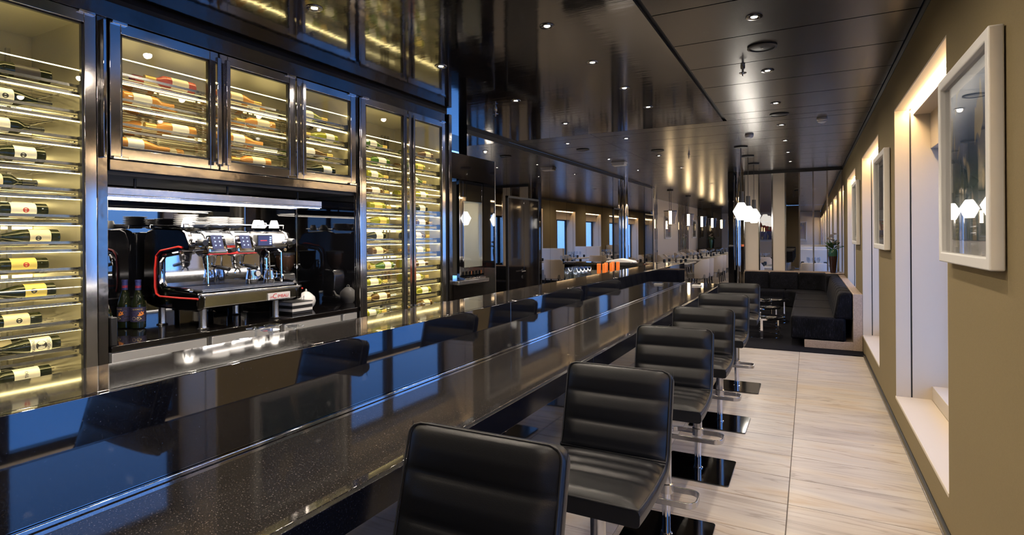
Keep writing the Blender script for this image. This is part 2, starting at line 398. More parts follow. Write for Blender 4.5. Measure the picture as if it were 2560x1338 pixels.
# ------------------------------------------------------------------ ceiling
cl = struct(MB().box(-5.0, WX + T, -2.7, FARY + .2, H + .03, H + .1).build('ceiling', m_blackm))
pl_cache = {}
PW = .6415; GYE = 7.035
def plank(x0, x1, y0, y1):
    k = (round(x1 - x0, 3), round(y1 - y0, 3))
    if k not in pl_cache:
        w, d = k; pl_cache[k] = MB().box(-w / 2, w / 2, -d / 2 + .006, d / 2 - .006, 0, .02).mesh('ceiling_plank', m_plank, False)
    obj('ceiling_plank', pl_cache[k], cl, 0, 1, ((x0 + x1) / 2, (y0 + y1) / 2, H))
y = 4.098 - PW * 10
while y < FARY:
    y1 = y + PW
    if y < 6.5: plank(-.845, WX - .012, y, y1)
    elif y < GYE:
        plank(-.845, WX - .012, y, GYE); plank(-2.545, WX - .012, GYE, y1); plank(MX + .02, -2.55, GYE, y1)
    else:
        plank(-2.545, WX - .012, y, y1); plank((MX + .02) if y < 15.2 else -4.86, -2.55, y, y1)
    y = y1
MB().box(BX, -.885, -2.6, GYE - .004, H, H + .02).build('gloss_ceiling_panel', m_gceil, cl)

def downlight_proto():
    t = thing('downlight', 'x', 'light')
    MB().lathe([(.019, -.0020), (.030, -.0045), (.034, -.007), (.047, -.006), (.050, -.001), (.050, .0)], 24).build('trim_ring', m_dsteel, t)
    MB().lathe([(.0, -.0022), (.019, -.0020)], 20).build('lens', m_lamp, t)
    l = bpy.data.lights.new('downlight_bulb', 'SPOT'); l.energy = DOWN_W; l.color = (1.0, .86, .70); l.spot_size = math.radians(165); l.spot_blend = .9; l.shadow_soft_size = .025
    lo = bpy.data.objects.new('bulb', l); C.objects.link(lo); lo.parent = t; lo.location = (0, 0, -.012)
    return t
dl = downlight_proto(); dlt = TREE(dl); used = [False]
def downlight(x, y, label):
    if not used[0]: used[0] = True; dl.location = (x, y, H); tag(dl, label, 'light', 'recessed ceiling downlights'); return
    copy_tree(dl, loc=(x, y, H), label=label, group='recessed ceiling downlights', tree=dlt)
for i, k in enumerate(range(-2, 4)): downlight(-2.56, 2.374 + 1.283 * k, 'downlight in gloss ceiling, %s in the row nearest the wine cabinets' % NTH[i])
for i, k in enumerate(range(-3, 4)): downlight(-1.478, 3.293 + .856 * k, 'downlight in gloss ceiling, %s in the row above the counter' % NTH[i])
for i, k in enumerate(range(-3, 7)): downlight(-.291, 3.775 + 1.281 * k, 'downlight in ceiling planks, %s in the row above the aisle' % NTH[i])
for i in range(3): downlight(-3.085, 7.58 + 1.9 * i, 'recessed downlight, %s from the bar in the row beside the mirrored wall' % NTH[i])
for i in range(3): downlight(-2.22, 7.588 + 1.9 * i, 'recessed downlight in planks, %s along the passage past the bar end' % NTH[i])
for i in range(5): downlight(-2.2, 15.2 + 3.6 * i, 'recessed downlight, %s along the dining room aisle' % NTH[i])
for i in range(5): downlight(-.2, 14.6 + 3.6 * i, 'recessed downlight, %s over the window tables past the partition' % NTH[i])
def speaker(x, y, label):
    t = thing('ceiling_speaker', label, 'speaker', (x, y, H), 0, 'round ceiling speakers')
    MB().lathe([(.098, 0), (.100, -.008), (.085, -.012), (.082, -.004)], 32).build('trim_ring', m_blackm, t)
    MB().lathe([(.0, -.010), (.06, -.008), (.083, -.004)], 32).build('grille', m_blackpl, t)
    MB().lathe([(.0, -.012), (.010, -.012), (.010, -.009)], 12).build('badge', m_steel, t)
speaker(-.288, 4.401, 'round black ceiling speaker nearest the camera, above the aisle')
speaker(-.284, 6.949, 'round black ceiling speaker near the end of the aisle')
speaker(-3.096, 8.223, 'round black ceiling speaker beside the mirrored wall')
speaker(-2.1, 8.9, 'round black ceiling speaker over the passage past the bar')
def sprinkler(x, y, label):
    t = thing('sprinkler', label, 'sprinkler', (x, y, H), 0, 'ceiling sprinklers')
    MB().lathe([(.0, 0), (.018, 0), (.016, -.02), (.008, -.025), (.008, -.05), (.004, -.08), (.0, -.08)], 14).build('body', m_steel, t)
    MB().lathe([(.0, -.046), (.028, -.05), (.028, -.056), (.0, -.06)], 14).build('deflector', m_chrome, t)
sprinkler(-.459, 4.837, 'small metal sprinkler hanging from the ceiling planks')
sprinkler(-2.917, 5.161, 'small metal sprinkler hanging from the gloss black ceiling')
sprinkler(-1.75, 9.6, 'small metal sprinkler hanging over the passage past the bar')
def smoke(x, y, label):
    t = thing('smoke_detector', label, 'smoke detector', (x, y, H), 0, 'white smoke detectors')
    MB().lathe([(.055, 0), (.055, -.02), (.05, -.024)], 24).build('base', m_white, t)
    MB().lathe([(.05, -.024), (.046, -.04), (.02, -.052), (.0, -.053)], 24).build('cap', m_white, t)
smoke(.144, 7.45, 'white round smoke detector beside the window wall'); smoke(-.697, 8.133, 'white round smoke detector above the pendant lamps')
t = thing('emergency_light', 'white rectangular emergency light box on the ceiling near the mirrored wall', 'light', (-3.069, 10.03, H))
MB().box(-.13, .13, -.09, .09, -.015, 0).build('base', m_white, t); MB().box(-.12, .12, -.08, .08, -.06, -.015).build('diffuser', m_white, t, bevel=.012)

# ------------------------------------------------------------------ pictures on the window wall
def art_mat(i):
    m = mat('framed_print_%d' % i, (.2, .3, .4), .25); g = coords(m, (1, 1, 1))
    n, l, b = nodes(m); sp = n.new('ShaderNodeSeparateXYZ'); l.new(g, sp.inputs[0])
    rz = n.new('ShaderNodeMapRange'); rz.inputs[1].default_value = -.3; rz.inputs[2].default_value = .3; l.new(sp.outputs[2], rz.inputs[0])
    pal = [[(.0, (.13, .19, .17)), (.35, (.08, .15, .15)), (.6, (.08, .13, .24)), (1, (.16, .26, .48))], [(.0, (.3, .25, .2)), (.5, (.12, .12, .14)), (1, (.25, .28, .3))], [(.0, (.22, .2, .18)), (1, (.1, .14, .16))],
           [(0, (.02, .05, .22)), (.45, (.03, .07, .35)), (.55, (.55, .03, .05)), (1, (.5, .02, .04))], [(0, (.55, .5, .45)), (.5, (.4, .35, .4)), (1, (.3, .35, .45))]][i]
    base = ramp(m, rz.outputs[0], pal); ns = noise(m, coords(m, (1, 7, 3.2)), 1.3, 2, .4, .3)
    blob = ramp(m, ns, [(.60, (0, 0, 0)), (.63, (1, 1, 1))]); sx = n.new('ShaderNodeSeparateColor'); l.new(blob, sx.inputs[0])
    setc(m, mixc(m, base, (.55, .47, .33), sx.outputs[0])); return m
def picture(loc, rz, w, h, i, label, deep=.05, group='framed pictures'):
    """local: hangs on a wall, faces +x after rotation rz (local frame faces +x)"""
    t = thing('framed_picture', label, 'picture', loc, rz, group)
    fw = .045
    rg = MB().ring([(-w / 2, -h / 2), (w / 2, -h / 2), (w / 2, h / 2), (-w / 2, h / 2)], [(-w / 2 + fw, -h / 2 + fw), (w / 2 - fw, -h / 2 + fw), (w / 2 - fw, h / 2 - fw), (-w / 2 + fw, h / 2 - fw)], .004, deep)
    rg.v = [(c, a, b) for a, b, c in rg.v]
    rg.build('frame', m_white, t, bevel=.006, seg=3)
    MB().box(.006, .012, -w / 2 + fw, w / 2 - fw, -h / 2 + fw, h / 2 - fw).build('mat_board', m_white, t)
    MB().box(.012, .015, -w / 2 + fw + .05, w / 2 - fw - .05, -h / 2 + fw + .06, h / 2 - fw - .05).build('print', ART[i], t)
    MB().box(.026, .029, -w / 2 + fw, w / 2 - fw, -h / 2 + fw, h / 2 - fw).build('glazing', m_picglass, t)
m_picglass = pane('picture_glass', (.95, .95, .95), ior=1.5)
ART = [art_mat(i) for i in range(5)]
gap = [N1 + NP * k for k in range(-2, 8)]
names = {-1: 'white framed picture on the window wall, nearest the camera', 0: 'white framed picture between the first and second window niches in view', 1: 'white framed picture on the window wall beside the sofa'}
for k in range(-2, 2):
    yc = (N1 + N0 + NP) / 2 + NP * k
    picture((WX, yc + .07, 1.80), PI, .86, .86, 0 if k == -1 else (1 if k == 0 else 2), names.get(k, 'white framed picture on the window wall behind the camera'))
picture((-4.87, 22.15, 1.83), 0, 1.05, .86, 4, 'framed pale print behind the nearest dining lamps')
picture((-4.87, 27.8, 1.83), 0, 1.05, .86, 1, 'framed dark print at the far end of the dining room wall')
picture((-2.2, FARY, 1.75), -PI / 2, 1.1, 1.2, 3, 'red and blue framed painting on the far dining wall')
picture((-.55, FARY, 1.75), -PI / 2, .9, 1.1, 4, 'framed print on the far wall beside the windows')

# ------------------------------------------------------------------ bar
PX, ZA, ZB, CX, BE = -1.37, 1.164, .919, -.92, 7.18
YS = -1.6; SEAM = 2.57
bar = thing('bar_counter', 'long black granite bar counter with raised back shelf and lower drinking ledge', 'bar counter', (0, 0, 0))
for a, b in ((YS, SEAM), (SEAM, BE)):
    MB().box(-1.680, PX - .0205, a + .0006, b - .0006, ZA - .03, ZA).build('shelf_slab', m_granite, bar, bevel=.002, seg=2)
    MB().box(PX - .02, PX, a + .0006, b - .0006, ZB + .012, ZA - .0005).build('upstand_panel', m_gpanel, bar, bevel=.0015)
    MB().box(PX, CX - .0185, a + .0006, b - .0006, ZB - .03, ZB).build('ledge_slab', m_granite, bar, bevel=.0015, seg=2)
    MB().box(CX - .018, CX, a + .0006, b - .0006, .835, ZB - .0004).build('apron', m_apron, bar, bevel=.002)
MB().box(PX, PX + .010, YS, BE, ZB + .0005, ZB + .012).build('metal_strip', m_chrome, bar, bevel=.002)
MB().box(-1.40, -1.36, YS, BE, .0, ZB - .03).build('front_cladding', m_black, bar)
MB().box(-1.645, -1.40, YS, BE, .0, ZA - .03).build('body', m_blackm, bar)
MB().box(CX - .025, PX, BE - .03, BE - .002, .0, ZB - .03).build('end_panel', m_granite, bar, bevel=.003)
for yb in (.35, 2.3, 4.2, 6.1):
    MB().prism([(-1.36, .88), (-1.02, .88), (-1.02, .86), (-1.36, .72)], 'y', yb, yb + .03).build('bracket', m_blackm, bar)
# return at the far end
MB().box(-2.90, -1.645, BE - .26, BE, ZA - .03, ZA).build('return_slab', m_granite, bar, bevel=.003)
MB().box(-2.90, -1.645, BE - .20, BE - .02, 0, ZA - .03).build('return_body', m_black, bar)
MB().box(-2.88, -1.66, BE - .215, BE - .20, .45, ZA - .10).build('return_lining', m_steel, bar)
MB().box(-1.675, -1.650, YS, BE - .22, ZA - .040, ZA - .034).build('under_shelf_light', m_led_white2, bar)
wk = thing('work_counter', 'stainless steel work counter behind the bar shelf', 'counter', (0, 0, 0))
MB().box(-2.16, -1.648, YS, BE - .22, .915, .94).build('worktop', m_steel, wk, bevel=.004)
MB().box(-2.12, -1.648, YS, BE - .22, .06, .915).build('body', m_steel, wk)

# ------------------------------------------------------------------ wine cabinets
XF = -3.39
m_bdark = mat('dark_green_bottle_glass', (.010, .014, .006), .04)
m_bgreen = mat('green_bottle_glass', (.05, .12, .015), .04); m_byel = mat('yellow_green_bottle_glass', (.34, .36, .03), .04)
m_brose = mat('rose_wine_in_clear_glass', (.78, .36, .10), .04); m_bred = mat('pale_red_wine_in_clear_glass', (.62, .12, .05), .04); m_bbrown = mat('brown_bottle_glass', (.10, .055, .02), .04)
for m_ in (m_brose, m_byel, m_bred): nodes(m_)[2].inputs['Transmission Weight'].default_value = .35
GLASS = {'dark green': m_bdark, 'green': m_bgreen, 'yellow-green': m_byel, 'rose': m_brose, 'pale red': m_bred, 'brown': m_bbrown}
LAB = {'white': mat('white_paper_label', (.78, .76, .70), .6), 'cream': mat('cream_paper_label', (.72, .64, .46), .6), 'yellow': mat('yellow_paper_label', (.70, .55, .16), .6), 'dark': mat('dark_paper_label', (.03, .025, .03), .5)}
CAP = {'black': mat('black_foil', (.02, .02, .02), .3), 'red': mat('red_foil', (.45, .02, .02), .3), 'gold': mat('gold_foil', (.6, .42, .14), .35, .6), 'navy': mat('navy_foil', (.03, .035, .13), .3)}
m_ink = mat('dark_printing_ink', (.03, .03, .035), .6); m_inkred = mat('red_printing_ink', (.5, .04, .03), .6)
BOT = {}
for kind, prof in {'bordeaux': [(0, .004), (.030, .001), (.0365, .006), (.0370, .02), (.0370, .19), (.034, .205), (.020, .225), (.0150, .238), (.0145, .30), (.0158, .301), (.0158, .306), (0, .307)],
                   'burgundy': [(0, .004), (.033, .001), (.0400, .006), (.0405, .02), (.0405, .13), (.037, .16), (.024, .205), (.0155, .235), (.0142, .295), (.0155, .296), (.0155, .301), (0, .302)],
                   'flute': [(0, .004), (.030, .001), (.0365, .006), (.037, .02), (.037, .14), (.032, .19), (.022, .24), (.0145, .28), (.014, .335), (.0152, .336), (.0152, .342), (0, .343)]}.items():
    BOT[kind] = prof
mesh_c = {}
def bmesh_get(kind, what, m, ang=110):
    k = (kind, what, m.name)
    if k in mesh_c: return mesh_c[k]
    p = BOT[kind]; r = max(a for a, b in p) + .0006; h = p[-1][1]
    if what == 'body': mb = MB().lathe(p, 20)
    elif what == 'label':
        z0, z1 = (.045, .135) if kind != 'bordeaux' else (.055, .16)
        mb = MB().lathe([(r, z0), (r, z1)], 16, a0=-math.radians(ang), a1=math.radians(ang))
    elif what == 'band':
        z0, z1 = (.14, .155) if kind != 'bordeaux' else (.168, .18)
        rr = r if kind == 'bordeaux' else r - .0025
        mb = MB().lathe([(rr, z0), (rr, z1)], 16, a0=-math.radians(ang), a1=math.radians(ang))
    elif what == 'capsule':
        mb = MB().lathe([(.0162, h - .062), (.0155, h - .012), (.0168, h - .011), (.0168, h + .001), (0, h + .0015)], 16)
    me = mb.mesh(what, m, True, 50); mesh_c[k] = me; return me
def bottle(loc, d, kind, glass, lab, cap, label, group, rot=0, tilt=None):
    """d=+1 neck to +y, d=-1 neck to -y, 0 standing; label turned to +x"""
    o = obj('wine_bottle', bmesh_get(kind, 'body', GLASS[glass])); tag(o, label, 'bottle', group)
    R = Matrix.Rotation(-d * PI / 2, 4, 'X') @ Matrix.Rotation(rot, 4, 'Z')
    o.matrix_world = Matrix.Translation(loc) @ R
    obj('label', bmesh_get(kind, 'label', LAB[lab]), o)
    if cap: obj('capsule', bmesh_get(kind, 'capsule', CAP[cap]), o)
    return o
def text_mesh(txt, size, m, name='lettering', extr=0.0003, shear=0):
    cu = bpy.data.curves.new(name, 'FONT'); cu.body = txt; cu.size = size; cu.align_x = 'CENTER'; cu.align_y = 'CENTER'; cu.extrude = extr; cu.shear = shear; cu.resolution_u = 3
    o = bpy.data.objects.new('tmp', cu); C.objects.link(o); dg = bpy.context.evaluated_depsgraph_get(); dg.update()
    me = bpy.data.meshes.new_from_object(o.evaluated_get(dg)); bpy.data.objects.remove(o); bpy.data.curves.remove(cu)
    me.materials.clear(); me.materials.append(m); me.name = name; return me
def wrap_text(txt, size, r, z, ang, m, along=True):
    """text wrapped on a cylinder of radius r; along: baseline runs round the bottle, else along its axis"""
    me = text_mesh(txt, size, m, extr=0)
    for v in me.vertices:
        x, y = v.co.x, v.co.y
        if along: a, zz = ang + x / r, z + y
        else: a, zz = ang - y / r, z + x
        v.co = (math.cos(a) * (r + .0004), math.sin(a) * (r + .0004), zz)
    return me

cab_no = {}
def wine_cabinet(name, label, y0, y1, z0, z1, doors, shelves, xb=-4.06, kindtall=True):
    """doors: list of (ya, yb, handle_side)"""
    t = thing(name, label, 'wine cabinet', (0, 0, 0))
    s = MB()
    s.box(xb, XF - .03, y0, y0 + .03, z0, z1); s.box(xb, XF - .03, y1 - .03, y1, z0, z1); s.box(xb, xb + .02, y0, y1, z0, z1); s.box(xb, XF - .03, y0, y1, z1 - .02, z1); s.box(xb, XF - .03, y0, y1, z0, z0 + .02)
    s.build('carcass', m_inner, t, smooth=False)
    nr_ = max(2, round((y1 - y0) / .42))
    for i in range(nr_):
        yy = y0 + (y1 - y0) * (i + .5) / nr_
        for dy_ in (-.05, 0, .05): MB().box(xb + .02, xb + .045, yy + dy_ - .009, yy + dy_ + .009, z0 + .02, z1 - .12).build('rear_rail', m_steel, t, smooth=False)
    for ya, yb, hs in doors:
        fw = .06
        d = MB()
        d.box(XF - .03, XF, ya + .003, ya + fw, z0, z1); d.box(XF - .03, XF, yb - fw, yb - .003, z0, z1); d.box(XF - .03, XF, ya + fw, yb - fw, z1 - fw, z1); d.box(XF - .03, XF, ya + fw, yb - fw, z0, z0 + fw)
        do = d.build('door', m_frame, t, bevel=.003)
        g = MB(); gi = .010
        g.box(XF - .028, XF - .006, ya + fw, ya + fw + gi, z0 + fw, z1 - fw); g.box(XF - .028, XF - .006, yb - fw - gi, yb - fw, z0 + fw, z1 - fw); g.box(XF - .028, XF - .006, ya + fw, yb - fw, z1 - fw - gi, z1 - fw); g.box(XF - .028, XF - .006, ya + fw, yb - fw, z0 + fw, z0 + fw + gi)
        g.build('gasket', m_blackpl, do)
        MB().box(XF - .018, XF - .012, ya + fw, yb - fw, z0 + fw, z1 - fw).build('glass_pane', m_doorglass, do)
        if hs:
            yh = yb - .045 if hs > 0 else ya + .015
            hb = MB().box(XF + .030, XF + .052, yh, yh + .030, z0 + .03, z1 - .045); hb.box(XF, XF + .03, yh + .006, yh + .024, z0 + .05, z1 - .06)
            hb.build('handle', m_frame, do, bevel=.003)
        for zz in (z0 - .004, z1 - .014):
            yy = ya + .01 if hs > 0 else yb - .09
            MB().box(XF - .02, XF + .016, yy, yy + .08, zz, zz + .018).build('hinge', m_chrome, do, bevel=.003)
    sh = None
    for z in shelves:
        m = MB()
        ya, yb = y0 + .035, y1 - .035
        m.box(XF - .075, XF - .067, ya, yb, z + .004, z + .018)
        for i in range(8):
            x = XF - .10 - i * .075; m.cyl((x, ya, z - .004), (x, yb, z - .004), .004, n=6)
        for i in range(3):
            yy = ya + .04 + (yb - ya - .08) * i / 2; m.box(XF - .62, XF - .07, yy - .004, yy + .004, z - .014, z - .008)
        so = m.build('shelf', m_steel, t, smooth=False)
        MB().box(XF - .064, XF - .058, ya, yb, z - .038, z - .024).build('lower_rail', m_steel, so)
        for yy in (ya - .002, yb - .022): MB().box(XF - .078, XF - .05, yy, yy + .024, z - .03, z + .02).build('bracket', m_blackpl, so)
        MB().box(XF - .080, XF - .072, ya, yb, z + .099, z + .102).build('light_strip', m_led, so)
        MB().box(xb + .021, xb + .027, ya, yb, z + .088, z + .104).build('rear_light_strip', m_led_rear, so)
    return t
SH_T = [2.313 - .1395 * k for k in range(13)]
SH_U = [2.435, 2.292, 2.150, 2.016]
wine_cabinet('wine_cabinet', 'tall glass door wine cabinet of red wines at the left edge', .84, 1.63, .10, 2.715, [(.84, 1.63, -1)], SH_T)
wine_cabinet('wine_cabinet', 'wall hung three door wine cabinet above the coffee machine', 1.69, 3.59, 1.95, 2.71, [(1.69, 2.338, 1), (2.342, 2.962, -1), (2.966, 3.59, -1)], SH_U)
wine_cabinet('wine_cabinet', 'tall two door white wine cabinet right of the coffee machine', 3.65, 4.915, .10, 2.72, [(3.65, 4.288, 1), (4.292, 4.915, -1)], SH_T)
cs = thing('cabinet_surround', 'polished dark steel surround framing the wine cabinets', 'panelling', (0, 0, 0))
MB().box(BX, XF - .012, YS, 5.02, 2.722, 2.815).build('fascia', m_dsteel, cs, bevel=.002)
MB().box(BX, XF - .05, YS, 5.02, 2.815, H).build('shadow_gap', m_blackm, cs)
MB().box(BX, XF - .012, 1.634, 1.686, .0, 2.72).build('pilaster', m_dsteel, cs, bevel=.003)
MB().box(XF - .012, XF + .02, 1.652, 1.668, 1.95, 2.70).build('pilaster_fin', m_chrome, cs, bevel=.002)
MB().box(BX, XF - .012, 3.594, 3.646, .0, 2.72).build('pilaster', m_bglass, cs, bevel=.003)
MB().box(XF - .012, XF + .02, 3.612, 3.630, .1, 2.70).build('pilaster_fin', m_frame, cs, bevel=.002)
MB().box(BX, XF - .012, 4.92, 4.965, .0, 2.815).build('pilaster', m_blackm, cs, bevel=.003)
MB().box(BX, XF + .012, 4.965, 5.02, .0, 2.815).build('pilaster', m_dsteel, cs, bevel=.003)
MB().box(BX, XF - .002, 1.69, 3.592, 1.885, 1.945).build('bottom_rail', m_dsteel, cs, bevel=.003)
MB().box(-4.05, XF - .03, 1.69, 3.592, 1.862, 1.884).build('soffit', m_blackm, cs)
MB().box(BX, XF - .01, YS, .838, 0, 2.72).build('left_panel', m_dsteel, cs)

TXT = {}
def reds():
    rows = [('bordeaux', 'dark', 'red', 1.47), ('burgundy', 'white', 'black', 1.47), ('bordeaux', 'white', 'black', 1.43), ('burgundy', 'white', 'black', 1.44), ('bordeaux', 'cream', 'black', 1.40), ('bordeaux', 'white', 'red', 1.45), ('burgundy', 'cream', 'black', 1.50),
            ('bordeaux', 'yellow', 'black', 1.45), ('burgundy', 'yellow', 'black', 1.48), ('bordeaux', 'cream', 'red', 1.42), ('burgundy', 'white', 'black', 1.50), ('bordeaux', 'white', 'gold', 1.46), ('bordeaux', 'cream', 'black', 1.45)]
    for i, (z, (kind, lab, cap, yb)) in enumerate(zip(SH_T, rows)):
        d = 1 if i in (1, 2, 4) else -1
        r = .041 if kind == 'burgundy' else .0375
        y0 = yb if d < 0 else yb - .30
        o = bottle((XF - .125, y0, z + r), d, kind, 'dark green', lab, cap, 'dark bottle with %s label, front of left wine cabinet, %s shelf' % (lab, ORD[i]), 'bottles in the left wine cabinet', rot=random.uniform(-.35, .25))
        rr = (.0405 if kind == 'burgundy' else .037) + .0008
        if i == 10:
            obj('lettering', wrap_text('RAVENS', .018, rr, .128 if kind == 'bordeaux' else .122, .15, m_ink), o); obj('lettering', wrap_text('WOOD', .018, rr, .058, .15, m_ink), o)
            rg = MB().lathe([(.0, 0), (.024, 0)], 24).mesh('emblem', m_ink)
            for v in rg.vertices:
                a = v.co.x / rr + .15; v.co = (math.cos(a) * rr, math.sin(a) * rr, .09 + v.co.y)
            obj('emblem', rg, o)
        elif i == 11: obj('lettering', wrap_text('TIKI', .020, rr, .11, .1, m_ink), o)
        elif lab != 'dark':
            rg = MB().lathe([(.0, 0), (.013, 0)], 16).mesh('emblem', m_inkred if i in (4, 5, 7) else m_ink)
            for v in rg.vertices:
                a = v.co.x / rr + .1; v.co = (math.cos(a) * rr, math.sin(a) * rr, .10 + v.co.y)
            obj('emblem', rg, o)
        bottle((XF - .27, random.uniform(1.0, 1.2), z + .0375), 1, 'bordeaux', 'dark green', random.choice(['white', 'cream']), 'black', 'dark bottle at the back of left wine cabinet, %s shelf' % ORD[i], 'bottles in the left wine cabinet', rot=random.uniform(-.3, .3))
reds()
def fill(y0, y1, shelves, palette, cabname, kinds, grp, first=None):
    for i, z in enumerate(shelves):
        for j, (dx, pos) in enumerate((((-.125), 'front'), ((-.245), 'middle'), ((-.40), 'back'))):
            if len(shelves) > 6 and j == 2: continue
            kind = random.choice(kinds); L = BOT[kind][-1][1]; d = random.choice((1, -1))
            r = .041 if kind == 'burgundy' else .0375
            span = (y1 - y0) - .10 - L; base = y0 + .05 + random.random() * max(span, .01)
            if first and j == 0: d, fr = first[i]; base = y0 + .05 + fr * max(span, .01)
            if d < 0: base += L
            gl, lb, cp = random.choice(palette)
            bottle((XF + dx, base, z + r), d, kind, gl, lb, cp, '%s bottle, %s label, %s, %s, %s shelf' % (gl, lb, {'front': 'front row', 'middle': 'second row', 'back': 'rear row'}[pos], cabname, ORD[i]), grp, rot=random.uniform(-.4, .4))
ROSE = [('rose', 'white', 'gold'), ('rose', 'cream', 'gold'), ('rose', 'white', None), ('pale red', 'cream', 'gold')]
MIXED = [('rose', 'white', 'gold'), ('dark green', 'white', 'gold'), ('pale red', 'white', None)]
WHITE = [('yellow-green', 'white', 'gold'), ('green', 'white', 'gold'), ('brown', 'white', 'gold'), ('dark green', 'white', 'black'), ('yellow-green', 'yellow', 'gold'), ('brown', 'cream', 'black')]
fill(1.735, 2.30, SH_U, ROSE, 'first wall cabinet door', ['burgundy', 'bordeaux'], 'bottles in the wall wine cabinet', [(-1, 1.0), (1, .15), (-1, 1.0), (1, .0)])
fill(2.38, 2.92, SH_U, ROSE, 'second wall cabinet door', ['burgundy', 'bordeaux'], 'bottles in the wall wine cabinet', [(1, .1), (-1, .9), (1, .2), (-1, .6)])
fill(3.01, 3.55, SH_U, WHITE[2:4] + WHITE[:2], 'third wall cabinet door', ['burgundy', 'flute'], 'bottles in the wall wine cabinet', [(1, .1), (-1, .8), (1, .3), (-1, .6)])
fill(3.70, 4.25, SH_T, WHITE, 'tall right cabinet left door', ['burgundy', 'bordeaux'], 'bottles in the tall white wine cabinet')
fill(4.33, 4.88, SH_T, WHITE, 'tall right cabinet right door', ['burgundy', 'bordeaux'], 'bottles in the tall white wine cabinet')

# ------------------------------------------------------------------ back counter under the wall cabinet
CZ = .912
bc = thing('back_counter', 'black stone back counter with steel cupboard fronts under the coffee machine', 'counter', (0, 0, 0))
MB().box(BX, XF + .005, 1.69, 3.592, CZ - .035, CZ).build('worktop', m_black, bc, bevel=.003)
MB().box(BX, XF - .02, 1.69, 3.592, .08, CZ - .035).build('carcass', m_steel, bc)
for a, b in ((1.695, 2.245), (2.28, 2.80), (2.845, 3.40), (3.43, 3.588)): MB().box(XF - .02, XF, a, b, .10, CZ - .04).build('cupboard_door', m_lsteel, bc, bevel=.003)
MB().box(BX + .002, XF, 1.69, 1.725, CZ, CZ + .16).build('end_upstand', m_blackpl, bc, bevel=.006)
MB().box(BX, BX + .012, 1.69, 3.592, CZ, 1.862).build('splashback', m_bglass, bc)
MB().box(BX + .012, BX + .016, 1.69, 3.592, CZ + .19, CZ + .20).build('splashback_joint', m_steel, bc)
MB().box(BX + .012, XF - .02, 3.582, 3.592, CZ, 1.862).build('side_glass', m_bglass, bc)
MB().cyl((BX + .018, 3.576, CZ), (BX + .018, 3.576, 1.862), .006, n=8).build('corner_trim', m_chrome, bc)
lt = thing('shelf_light', 'long brushed steel light bar under the wall wine cabinet', 'light', (0, 0, 0))
hs_ = MB().box(XF - .30, XF - .015, 1.672, 3.22, 1.752, 1.792); hs_.box(XF - .024, XF - .015, 1.672, 3.22, 1.737, 1.752); hs_.box(XF - .30, XF - .291, 1.672, 3.22, 1.737, 1.752); hs_.build('housing', m_steel, lt, bevel=.002)
MB().box(XF - .285, XF - .040, 1.69, 3.20, 1.748, 1.7525).build('diffuser', m_fill_plate, lt)  # wide glowing plate hidden behind the lip, added to brighten machine and saucers
MB().box(XF - .023, XF - .016, 1.69, 3.20, 1.7345, 1.737).build('edge_strip', m_led_white, lt)
for yy in (1.9, 2.5, 3.1): MB().cyl((XF - .15, yy, 1.79), (XF - .15, yy, 1.862), .008, n=8).build('bracket', m_blackm, lt)

# ------------------------------------------------------------------ coffee machine
CM0, CM1 = 2.21, 3.035
cmx = thing('coffee_machine', 'chrome and black two group espresso machine with red trim', 'coffee machine', (0, 0, 0))
outer = [(-4.03, 1.12), (-3.99, 1.06), (-3.90, 1.045), (-3.46, 1.035), (-3.425, 1.05), (-3.42, 1.15), (-3.45, 1.160), (-3.80, 1.175), (-3.835, 1.20), (-3.84, 1.36), (-3.80, 1.405), (-3.60, 1.43), (-3.52, 1.425), (-3.505, 1.46), (-3.555, 1.545), (-3.62, 1.570), (-3.90, 1.580), (-3.98, 1.56), (-4.02, 1.50)]
m_dchrome = mat('dark_chrome_panel', (.12, .115, .115), .09, 1)
for a in (CM0, CM1 - .045): MB().prism(outer, 'y', a, a + .045).build('side_panel', m_dchrome, cmx, bevel=.012, seg=3)
redp = [(-3.585, 1.447), (-3.62, 1.452), (-3.82, 1.425), (-3.868, 1.39), (-3.884, 1.30), (-3.884, 1.18), (-3.868, 1.135), (-3.83, 1.120), (-3.60, 1.118), (-3.422, 1.120)]
for a in (CM0 - .003, CM1 + .003): MB().tube([(x, a, z) for x, z in redp], .0065, 8).build('red_trim', m_red, cmx)
inner = [(-3.60, 1.415), (-3.79, 1.392), (-3.828, 1.35), (-3.826, 1.21), (-3.79, 1.178), (-3.50, 1.170)]
for a in (CM0 + .004, CM1 - .004): MB().tube([(x, a, z) for x, z in inner], .014, 8).build('chrome_edge', m_chrome, cmx)
MB().prism([(-4.0, 1.09), (-4.0, 1.06), (-3.46, 1.045), (-3.432, 1.055), (-3.430, 1.140), (-3.46, 1.155), (-3.82, 1.165), (-3.84, 1.12)], 'y', CM0 + .045, CM1 - .045).build('lower_body', m_chrome, cmx, bevel=.008, seg=3)
MB().box(-3.435, -3.415, CM0 + .02, CM1 - .02, 1.128, 1.150).build('front_rail', m_steel, cmx, bevel=.008, seg=3)
dt = MB().box(-3.80, -3.45, CM0 + .05, CM1 - .05, 1.156, 1.164).build('drip_tray', m_steel, cmx)
gr = MB()
for i in range(22): gr.box(-3.79 + i * .0155, -3.785 + i * .0155, CM0 + .05, CM1 - .05, 1.166, 1.1715)
gr.build('grille', m_steel, dt)['kind'] = 'stuff'
MB().box(-3.86, -3.845, CM0 + .045, CM1 - .045, 1.16, 1.44).build('rear_splash', m_chrome, cmx)
MB().prism([(-4.02, 1.12), (-4.02, 1.55), (-3.62, 1.555), (-3.555, 1.535), (-3.515, 1.462), (-3.53, 1.432), (-3.86, 1.42), (-3.86, 1.12)], 'y', CM0 + .045, CM1 - .045).build('hood', m_steel, cmx, bevel=.010, seg=3)
